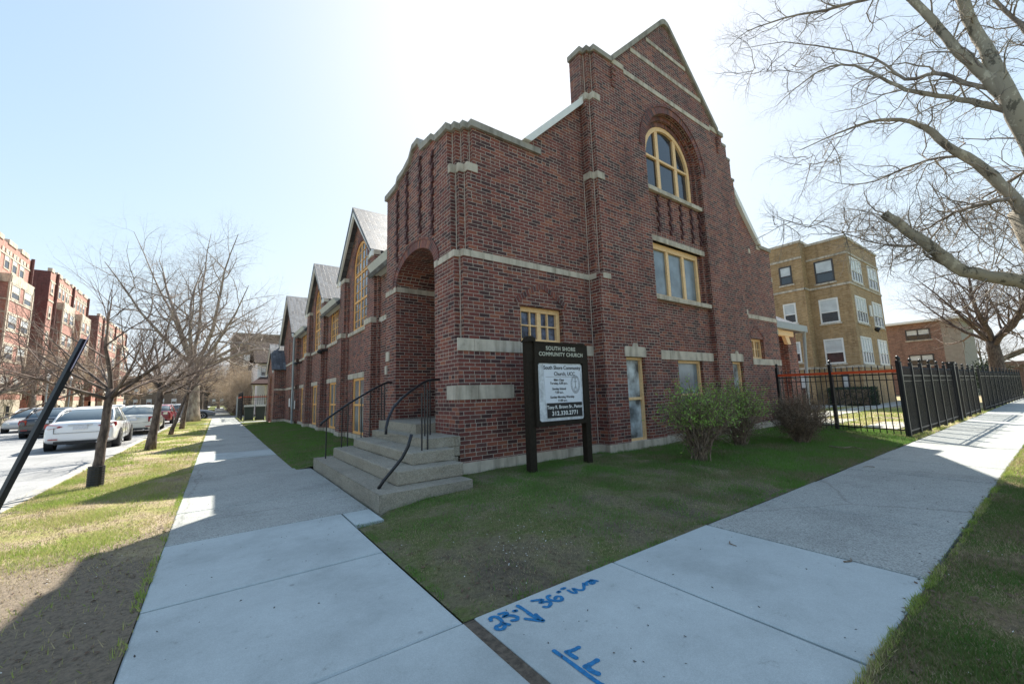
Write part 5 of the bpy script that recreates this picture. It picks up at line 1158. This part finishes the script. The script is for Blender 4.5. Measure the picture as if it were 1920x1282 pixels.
for i, (x_, y_, H_, r_2, lab) in enumerate(((-1.7, 62, 11, .34, 'bare street tree beyond the side street on the near verge'), (-1.6, 76, 11, .32, 'bare street tree further down the near verge'), (-1.7, 92, 12, .32, 'distant bare street tree farthest down the near verge'), (-14.6, 44, 10, .27, 'leaning bare tree before the nearest red flats'), (-14.5, 59, 11, .30, 'bare tree before the court between the red flats'), (-14.4, 76, 12, .30, 'bare tree before the second red flats'), (-14.4, 95, 12, .30, 'distant bare tree before the farthest red flats'))):
    tree('street_tree', lab, (x_, y_, -.1), H_, r_2, 4, 8, mid, 40+i, BKG, TWT if i < 3 else TWG, spread=58, fork=H_*.25, L0=H_*.5, lean=(1.6 if i == 3 else 0, 0))
for i, (x_, y_, lab) in enumerate(((-14.6, 66, 'bare tree just past the side street on the far verge'), (-5.0, 118, 'bare tree in the hazy end of the street, left one'), (-13, 112, 'bare tree in the hazy end of the street by the far flats'), (.2, 122, 'bare tree in the hazy end of the street, right one'), (1.9, 98, 'bare tree beside the sidewalk near the dark building'))):
    tree('street_tree', lab, (x_, y_, -.1), 12, .3, 4, 8, mid, 90+i, BKG, TWT, spread=62, fork=3, L0=6.5)
dense = dict(n=[11, 9, 7], len=[3.6, 2.0, 1.0], r=[.06, .026, .013], seg=[5, 4, 3], ang=60, wob=.16, up=.02, lup=.02)
for i, (x_, y_, H_, lab) in enumerate(((2.6, 66, 9, 'tan bare tree at the left of the weathered brick block'), (5.6, 69, 10, 'tan bare tree in front of the middle of the weathered block'), (9.0, 66, 9.5, 'tan bare tree rising behind the clapboard house'), (3.4, 58, 6.0, 'low tan bare tree between the house and the sidewalk'))):
    tree('garden_tree', lab, (x_, y_, 0), H_, .22, 4, 9, dense, 60+i, BKG, TWT, spread=75, fork=H_*.2, L0=H_*.55, group='bare trees behind the church')
tree('garden_tree', 'spreading bare tree with a dark trunk behind the far iron fence', (46, 3.15, 0), 12.5, .46, 5, 9, dict(mid, n=[9, 8, 6], len=[3.6, 2.0, 1.0]), 77, BKD, TWG, spread=62, fork=4.2, L0=7.2, group='bare trees on the right')
tree('garden_tree', 'distant bare tree beyond the brown brick block', (78, 6.5, 0), 10, .3, 5, 8, mid, 79, BKG, TWP, spread=60, fork=3, L0=5.6, group='bare trees on the right')
# ---- overhanging plane tree by the right sidewalk
R_ = random.Random(99); tb_ = Vector((10.6, -.35, 0))
pl_ = thing('plane_tree', 'pale barked plane tree whose bare limbs overhang the right sidewalk', 'tree', tuple(tb_), 'street trees')
mb = MB(); cb = MB()
fork = tb_+Vector((-.2, .1, 2.5)); mb.tube([tb_-Vector((0, 0, .1)), tb_+Vector((0, 0, .4)), tb_+Vector((-.05, 0, 1.4)), fork, fork+Vector((-.7, .25, 1.4))], [.48, .40, .36, .36, .30], 14)
LM = [
 ([(1975, 560, 6.0), (1920, 530, 6.1), (1850, 518, 6.25), (1790, 500, 6.4), (1735, 455, 6.55), (1690, 425, 6.7), (1658, 401, 6.8)], [.16, .145, .14, .13, .12, .11, .10], 1),
 ([(1990, 470, 5.8), (1920, 396, 6.0), (1875, 345, 6.2), (1830, 305, 6.4), (1775, 272, 6.6), (1735, 240, 6.9), (1690, 226, 7.1), (1630, 228, 7.4), (1570, 250, 7.8), (1500, 282, 8.2)], [.14, .12, .11, .10, .085, .065, .05, .035, .02, .008], 0),
 ([(1990, 360, 5.4), (1935, 270, 5.5), (1893, 190, 5.6), (1860, 110, 5.8), (1825, 50, 6.0), (1800, -10, 6.1), (1770, -90, 6.3)], [.20, .17, .145, .12, .11, .10, .09], 0),
 ([(1897, 195, 5.6), (1850, 145, 5.8), (1800, 100, 6.0), (1762, 55, 6.2), (1712, 0, 6.4), (1660, -50, 6.6)], [.12, .105, .095, .085, .075, .06], 0),
 ([(1890, 208, 5.7), (1820, 190, 6.1), (1760, 180, 6.4), (1700, 168, 6.7), (1650, 145, 7.0), (1580, 120, 7.4), (1510, 150, 7.8), (1455, 200, 8.1)], [.065, .058, .05, .045, .035, .025, .015, .006], 0),
 ([(1880, 170, 5.7), (1810, 155, 6.0), (1755, 138, 6.3), (1700, 148, 6.7), (1640, 110, 7.1), (1560, 90, 7.5), (1470, 80, 8.0), (1385, 92, 8.4)], [.05, .045, .04, .035, .026, .02, .012, .005], 0),
 ([(1690, -20, 6.9), (1620, 0, 7.2), (1550, 18, 7.6), (1470, 35, 8.0), (1400, 60, 8.4), (1365, 90, 8.6)], [.05, .04, .032, .022, .012, .005], 0),
 ([(1905, 372, 6.0), (1850, 380, 6.2), (1790, 398, 6.5), (1745, 425, 6.8), (1710, 440, 7.1)], [.05, .042, .034, .022, .012], 0),
 ([(1800, 292, 6.5), (1740, 300, 6.9), (1690, 318, 7.2), (1640, 340, 7.6), (1580, 345, 8.0), (1530, 330, 8.4)], [.035, .03, .024, .017, .01, .005], 0),
 ([(1740, 455, 6.6), (1690, 462, 6.9), (1640, 455, 7.3), (1590, 440, 7.7), (1530, 420, 8.2)], [.03, .026, .02, .013, .005], 0),
 ([(1770, 495, 6.5), (1730, 470, 6.7), (1760, 430, 6.9), (1770, 390, 7.1), (1740, 340, 7.3)], [.03, .025, .02, .014, .006], 0),
 ([(1960, 100, 6.0), (1925, 60, 6.2), (1885, 20, 6.4), (1850, -20, 6.6)], [.06, .05, .04, .03], 0),
 ([(1985, 300, 6.6), (1925, 320, 6.9), (1880, 350, 7.2), (1840, 372, 7.5)], [.05, .04, .03, .02], 0)]
cf = dict(n=[14, 8, 4], len=[1.1, .55, .24], r=[.013, .0058, .0040], seg=[8, 6, 3], ang=50, wob=.30, up=-.02, t0=.08)
cfr = dict(cf, n=[10, 6, 5], t0=.3)
for pts, rs, stub in LM:
    P = [dep(*p) for p in pts]; Q = []; RR = []
    for i in range(len(P)-1):
        for k_ in range(3):
            t = k_/3; p0 = P[max(i-1, 0)]; p1 = P[i]; p2 = P[i+1]; p3 = P[min(i+2, len(P)-1)]
            Q.append(.5*((2*p1)+(-p0+p2)*t+(2*p0-5*p1+4*p2-p3)*t*t+(-p0+3*p1-3*p2+p3)*t**3)+rv(R_, .006)); RR.append((rs[i]*(1-t)+rs[i+1]*t)*.66*R_.uniform(.93, 1.09))
    Q.append(P[-1]); RR.append(rs[-1]*.66)
    (mb if rs[0] > .06 else cb).tube(Q, RR, 12 if rs[0] > .06 else 6, cap=bool(stub))
    if pts[0][0] > 1960: mb.tube([fork+Vector((-.3, .1, .3)), (fork+Q[0])/2+Vector((0, 0, .1)), Q[0]], [rs[0]*.9, rs[0]*.78, rs[0]*.66], 10, cap=False)
    twigs(R_, cb, Q, RR, 0, dict(cfr, n=[9, 5, 4]) if stub else (dict(cf, n=[20, 8, 4]) if rs[0] < .1 and pts[-1][0] < 1600 else cf))
# thin sprouts round the sawn stub and a few drooping sprays
for (px0, py0, d0, n_, l_) in ((1700, 432, 6.7, 16, 1.1), (1760, 470, 6.5, 10, .9), (1600, 430, 7.4, 14, 1.3), (1500, 420, 8.2, 12, 1.2), (1540, 300, 8.0, 14, 1.2), (1450, 130, 8.2, 14, 1.2), (1870, 500, 6.3, 14, 1.2), (1840, 420, 6.8, 16, 1.3), (1900, 440, 7.2, 14, 1.3)):
    for i in range(n_):
        q = path(R_, dep(px0+R_.uniform(-45, 45), py0+R_.uniform(-10, 10), d0+R_.uniform(-.3, .5)), Vector((R_.gauss(0, .6), R_.gauss(0, .5), R_.gauss(.15, .6))), l_*R_.uniform(.5, 1.1), 6, .18, 0); rr = [.009*(1-.8*j/6) for j in range(7)]
        cb.tube(q, rr, 3, cap=False); twigs(R_, cb, q, rr, 1, cf)
mb.build('trunk', BKP, pl_, smooth=True); cb.build('crown', TWP, pl_, smooth=True)
cut = MB(); d_ = (dep(1658, 401, 6.8)-dep(1690, 425, 6.7)).normalized(); cut.lathe(dep(1658, 401, 6.8)+d_*.004, [(.066, 0), (.060, .006)], 12, axis=d_); cut.build('sawn_end', simple('cut_wood', (.30, .19, .10), .8, noise_s=20, noise_a=.3), pl_)
# ================================================================ BUSHES
LEAF = simple('young_leaf', (.24, .40, .06), .5, noise_s=5, noise_a=.45); BLEAF = simple('withered_leaf', (.13, .08, .05), .7, noise_s=9, noise_a=.5)
STM = bark('shrub_bark', (.10, .07, .05), (.20, .145, .10), (.32, .24, .17), 18)
def leafquad(mb, p, R_, s_):
    a = rv(R_).normalized(); b_ = a.cross(rv(R_)).normalized(); mb.face([p, p+a*s_+b_*s_*.35, p+a*s_*2, p+a*s_-b_*s_*.35])
def bush(label, base, rx, ry, H, n, seed, leafm, ln, lsz, zlow=.35):
    R_ = random.Random(seed); base = Vector(base); root = thing('shrub', label, 'shrub', tuple(base), 'shrubs on the church lawn'); mb = MB(); lb = MB()
    for i in range(n):
        a = R_.uniform(0, 6.283); e = math.sqrt(R_.random()); tgt = base+Vector((rx*e*math.cos(a), ry*e*math.sin(a), H*(.55+.45*math.sqrt(max(0, 1-e*e)))*R_.uniform(.68, 1.07)))
        p0 = base+Vector((R_.gauss(0, .06), R_.gauss(0, .06), -.03)); ctr = base+(tgt-base)*.5; ctr.x = base.x+(tgt.x-base.x)*.38; ctr.y = base.y+(tgt.y-base.y)*.38
        q = []
        for j in range(8):
            t = j/7; q.append((1-t)**2*p0+2*t*(1-t)*ctr+t*t*tgt+(rv(R_, .014) if j else Vector((0, 0, 0))))
        r0 = R_.uniform(.006, .013); rr = [r0*(1-.75*j/7) for j in range(8)]; mb.tube(q, rr, 4, cap=False)
        for k_ in range(7):
            f = R_.uniform(2.2, 6.8); kk = int(f); p = q[kk].lerp(q[kk+1], f-kk) if kk < 7 else q[7]; d = (q[min(kk+1, 7)]-q[kk]).normalized()
            w_ = path(R_, p, (d+rv(R_, .75)).normalized(), H*R_.uniform(.12, .34), 4, .2, .06); mb.tube(w_, [.0038, .0032, .0026, .002, .0014], 3, cap=False)
            for _ in range(ln):
                g = w_[R_.randint(1, 4)]+rv(R_, .012)
                if (g.z-base.z) > zlow*H or R_.random() < .12: leafquad(lb, g, R_, lsz*R_.uniform(.6, 1.3))
            w2 = path(R_, w_[2], (d+rv(R_, .9)).normalized(), H*R_.uniform(.08, .2), 3, .2, .06); mb.tube(w2, [.0026, .0022, .0018, .0012], 3, cap=False)
            for _ in range(ln):
                g = w2[R_.randint(1, 3)]+rv(R_, .01)
                if (g.z-base.z) > zlow*H: leafquad(lb, g, R_, lsz*R_.uniform(.6, 1.2))
    mb.build('stems', STM, root); lb.build('leaves', leafm, root)
bush('large budding green shrub in front of the middle basement window', (6.95, 4.0, .06), .66, .58, 1.32, 150, 1, LEAF, 4, .022, .48)
bush('second budding green shrub close behind the largest one', (9.35, 4.45, .06), .85, .62, 1.34, 130, 2, LEAF, 4, .023, .50)
bush('dark brown withered shrub nearest the iron fence', (10.65, 3.72, .05), .68, .60, 1.12, 210, 3, BLEAF, 3, .017, .15)
# clipped hedge and evergreen
def leafball(name, label, cat, c, rx, ry, rz, n, m_, s_, boxy=False, seed=1):
    R_ = random.Random(seed); root = thing(name, label, cat, (c[0], c[1], 0)); b = MB()
    for i in range(n):
        if boxy:
            p = Vector((R_.uniform(-1, 1), R_.uniform(-1, 1), R_.uniform(-1, 1))); k_ = R_.randint(0, 2); p[k_] = R_.choice((-1, 1))*R_.uniform(.85, 1.05)
        else: p = rv(R_).normalized()*R_.uniform(.55, 1.08)*(1+.18*math.sin(i*.37))
        leafquad(b, Vector(c)+Vector((p.x*rx, p.y*ry, p.z*rz)), R_, s_)
    b.build('foliage', m_, root); b = MB(); b.tube([(c[0], c[1], -.05), (c[0], c[1], c[2])], [.06, .03], 6)
    if boxy: b.box(c[0]-rx*.8, c[0]+rx*.8, c[1]-ry*.8, c[1]+ry*.8, 0, c[2]+rz*.8)
    b.build('stems', STM, root)
DGR = simple('dark_evergreen', (.018, .040, .014), .6, noise_s=3, noise_a=.4)
leafball('hedge', 'clipped dark green hedge before the buff brick flats', 'hedge', (33.0, 8.4, .55), .6, 1.15, .55, 7000, DGR, .05, True)
leafball('evergreen_shrub', 'round dark evergreen beside the far bare tree trunk', 'shrub', (54, 4.2, 1.5), 1.2, 1.2, 1.6, 5000, DGR, .09)
leafball('evergreen_shrub', 'small dark evergreen far along the left sidewalk', 'shrub', (1.9, 84, 1.6), 1.0, 1.2, 1.7, 3500, DGR, .09, seed=4)
leafball('hedge', 'low brown hedge along the left sidewalk beyond the gate', 'hedge', (2.3, 60, .5), .6, 5, .5, 6000, BLEAF, .07, True, seed=5)
# ================================================================ GRASS BLADES AND LITTER
def blades(name, m_, regions, seed, zf, hmul=1.0):
    rg = np.random.default_rng(seed); V = []
    for (x0, x1, y0, y1, n, hh, ww, dens) in regions:
        x = rg.uniform(x0, x1, n); y = rg.uniform(y0, y1, n)
        keep = np.array([dens(a, c) for a, c in zip(x, y)]) > rg.uniform(0, 1, n); x = x[keep]; y = y[keep]; n = len(x)
        z = np.array([zf(a, c) for a, c in zip(x, y)])-.004
        a = rg.uniform(0, 2*np.pi, n); w_ = ww*rg.uniform(.6, 1.3, n); h = hh*rg.uniform(.35, 1.25, n)*hmul; la = rg.uniform(0, 2*np.pi, n); ll = h*rg.uniform(.1, 1.0, n)
        t = np.empty((n, 3, 3)); t[:, 0] = np.c_[x-w_*np.cos(a), y-w_*np.sin(a), z]; t[:, 1] = np.c_[x+w_*np.cos(a), y+w_*np.sin(a), z]; t[:, 2] = np.c_[x+ll*np.cos(la), y+ll*np.sin(la), z+h]; V.append(t.reshape(-1, 3))
    V = np.concatenate(V); n = len(V)//3; me = bpy.data.meshes.new(name); me.vertices.add(len(V)); me.vertices.foreach_set('co', V.ravel()); me.loops.add(n*3); me.loops.foreach_set('vertex_index', np.arange(n*3)); me.polygons.add(n); me.polygons.foreach_set('loop_start', np.arange(0, n*3, 3)); me.update(calc_edges=True); me.materials.append(m_)
    o = bpy.data.objects.new(name, me); COL.objects.link(o); o['kind'] = 'stuff'; return o
def grassblade(name, c1, c2, c3, s_=1.1):
    m_, nt_, b = mat(name); L = nt_.links; g = node(nt_, 'ShaderNodeNewGeometry'); tc = node(nt_, 'ShaderNodeTexCoord')
    n = node(nt_, 'ShaderNodeTexNoise'); n.inputs['Scale'].default_value = s_; n.inputs['Detail'].default_value = 6; L.new(tc.outputs['Object'], n.inputs['Vector'])
    ad = node(nt_, 'ShaderNodeMath'); ad.operation = 'MULTIPLY_ADD'; L.new(g.outputs['Random Per Island'], ad.inputs[0]); ad.inputs[1].default_value = .42; mu = node(nt_, 'ShaderNodeMath'); mu.operation = 'MULTIPLY_ADD'; L.new(n.outputs['Fac'], mu.inputs[0]); mu.inputs[1].default_value = 1.5; mu.inputs[2].default_value = -.42; L.new(mu.outputs[0], ad.inputs[2])
    r = ramp(nt_, [(.25, c3), (.45, c2), (.8, c1)]); L.new(ad.outputs[0], r.inputs[0]); L.new(r.outputs[0], b.inputs['Base Color']); b.inputs['Roughness'].default_value = .6; b.inputs['Specular IOR Level'].default_value = .25
    tr = node(nt_, 'ShaderNodeBsdfTranslucent'); L.new(r.outputs[0], tr.inputs[0]); mx = node(nt_, 'ShaderNodeMixShader'); mx.inputs[0].default_value = .35; L.new(b.outputs[0], mx.inputs[1]); L.new(tr.outputs[0], mx.inputs[2]); L.new(mx.outputs[0], nt_.nodes['Material Output'].inputs[0])
    return m_
GB1 = grassblade('lawn_blade', (.15, .30, .055), (.14, .22, .06), (.27, .23, .13)); GB2 = grassblade('verge_blade', (.26, .38, .06), (.40, .42, .14), (.55, .45, .27), .9)
def nz(x, y, s_, o): return mn.noise(Vector((x*s_, y*s_, o)))*.5+.5
def dl(x, y):       # bare earth toward the pavement corner
    d = math.hypot(x-1.3, y-2.33); return max(0.03, min(1, (d-.9)/3.2))*min(1, max(0.06, (nz(x, y, 1.9, 7)-.40)*3.6))
blades('grass', GB1, [(1.32, 6.5, 2.36, 5.9, 150000, .045, .0030, dl), (6.5, 15.2, 2.36, 5.6, 110000, .055, .0042, lambda x, y: .9)], 1, lz)
blades('grass', GB1, [(1.36, 3.5, 9.2, 28.5, 60000, .05, .006, lambda x, y: .9)], 2, lz2)
def dv(x, y):
    e = min(1, max(.12, (-.36-x)/.5))*min(1, max(.06, (y-4.6+(nz(x, y, 1.7, 8)-.5)*4)/1.6)); return min(1, max(.03, (nz(x, y, 1.1, 2)-.36)*2.8))*e
GB3 = grassblade('dead_blade', (.48, .40, .25), (.36, .29, .18), (.24, .18, .12), 2)
def vz(x, y): return -.004+vh(x, y)*.8*min(1, (-.35-x)*6)
blades('grass', GB2, [(-2.2, -.38, 3.0, 12, 130000, .045, .0032, dv), (-2.2, -.38, 12, 45, 80000, .06, .008, dv)], 3, vz)
blades('dead_grass', GB3, [(-2.2, -.38, 3.0, 14, 70000, .022, .0035, lambda x, y: min(.9, max(.12, (y-4.0)/1.8))), (1.35, 7, 2.4, 5.5, 60000, .020, .0030, lambda x, y: min(1, .25+nz(x, y, 2.2, 1)*.9)), (2.2, 9, -1.0, .74, 60000, .022, .0032, lambda x, y: .8), (9, 24, 0, .74, 20000, .03, .005, lambda x, y: .8)], 14, lambda x, y: (vz(x, y) if x < 0 else lz(x, y) if y > 1 else -.004+vh(x, y)*min(1, (.738-y)*4)))
def edge_(x, y): return 1 if nz(x, y, 3.0, 6) > .5 else .12
blades('grass', GB1, [(1.27, 1.33, 2.4, 4.7, 900, .03, .003, edge_), (1.35, 15, 2.32, 2.38, 6000, .035, .0035, edge_), (1.29, 1.36, 9.3, 28, 5000, .05, .005, edge_)], 21, lambda x, y: 0)
blades('grass', GB2, [(-.40, -.34, 3.2, 40, 7000, .05, .004, edge_), (2.2, 14, .70, .755, 9000, .035, .0030, edge_)], 22, lambda x, y: 0)
def dr_(x, y): return min(1, max(.05, (nz(x, y, 1.5, 4)-.30)*2.6))
blades('grass', GB2, [(9, 30, .0, .73, 50000, .05, .006, dr_)], 4, lambda x, y: -.004+vh(x, y)*min(1, (.738-y)*4))
GB4 = grassblade('dark_verge_blade', (.10, .20, .04), (.15, .19, .06), (.27, .21, .13), 1.6)  # right verge blades: darker green mixed with brown
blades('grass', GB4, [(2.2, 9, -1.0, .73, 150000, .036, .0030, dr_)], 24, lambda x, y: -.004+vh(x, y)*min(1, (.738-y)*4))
blades('grass', GB2, [(14, 30, 2.5, 9, 70000, .06, .010, dr_), (13.2, 45, 2.30, 2.5, 9000, .10, .006, lambda x, y: 1 if nz(x, y, .9, 3) > .52 else .1)], 5, lambda x, y: -.03+vh(x*.7, y*.7))
# leaf litter, chips
def litter(name, m_, regs, seed, smin, smax):
    R_ = random.Random(seed); b = MB()
    for x0, x1, y0, y1, n, zf in regs:
        for _ in range(n):
            x = R_.uniform(x0, x1); y = R_.uniform(y0, y1); s_ = R_.uniform(smin, smax); z = zf(x, y)+.004; a = R_.uniform(0, 6.28); c, s2 = math.cos(a)*s_, math.sin(a)*s_
            b.face([(x-c, y-s2, z), (x+s2*.5, y-c*.5, z+R_.uniform(0, s_*.6)), (x+c, y+s2, z+R_.uniform(0, s_*.8)), (x-s2*.5, y+c*.5, z+R_.uniform(0, s_*.4))])
    o = b.build(name, m_); o['kind'] = 'stuff'; return o
litter('leaf_litter', BLEAF, [(-2.2, -.37, 3.3, 7, 700, vz), (1.35, 4.5, 2.4, 4.8, 500, lz), (2.7, 8, -.9, .7, 900, lambda x, y: .0+vh(x, y)), (2.7, 9, .66, .80, 160, lambda x, y: -.005)], 8, .006, .022)
litter('paint_chips', WHITE, [(1.9, 2.6, 2.7, 3.3, 60, lz), (1.4, 3.5, 2.4, 4.0, 70, lz), (2.8, 6, -.4, .7, 40, lambda x, y: -.01), (-1.6, -.5, 3.3, 5.5, 25, vz), (-.3, 4, .8, 5, 50, lambda x, y: .001)], 9, .003, .010)
litter('pavement_specks', simple('dark_speck', (.06, .055, .05), .9), [(-.3, 1.25, 2.4, 8, 90, lambda x, y: .0), (1.35, 9, .8, 2.3, 160, lambda x, y: .0)], 10, .003, .012)
for i, (px0, py0, l_, lab) in enumerate(((1368, 1015, .10, 'short dark twig lying on the new pavement slab'), (1582, 1052, .12, 'dark twig on the joint between old and new slabs'), (1385, 938, .22, 'pale forked twig on the lawn edge'), (1640, 872+3, .16, 'thin twig on the old slabs near the shadow edge'))):
    p = gp(px0, py0, .008); a = rn.uniform(0, 6); b = MB(); b.tube([p, p+Vector((math.cos(a), math.sin(a), .02))*l_*.5, p+Vector((math.cos(a+.5), math.sin(a+.5), 0))*l_], [.006, .005, .003], 5); o = b.build('fallen_twig', STM if i != 2 else TWT); tag(o, lab, 'twig', 'twigs fallen on the ground')
q = [gp(1555+i*14, 836+[0, 2, 3, 1, 4, 7][i], .09) for i in range(6)]; b = MB(); b.tube(q, [.012, .011, .010, .009, .007, .004], 6); o = b.build('fallen_branch', STM); tag(o, 'long fallen branch on the lawn beside the withered shrub', 'branch')
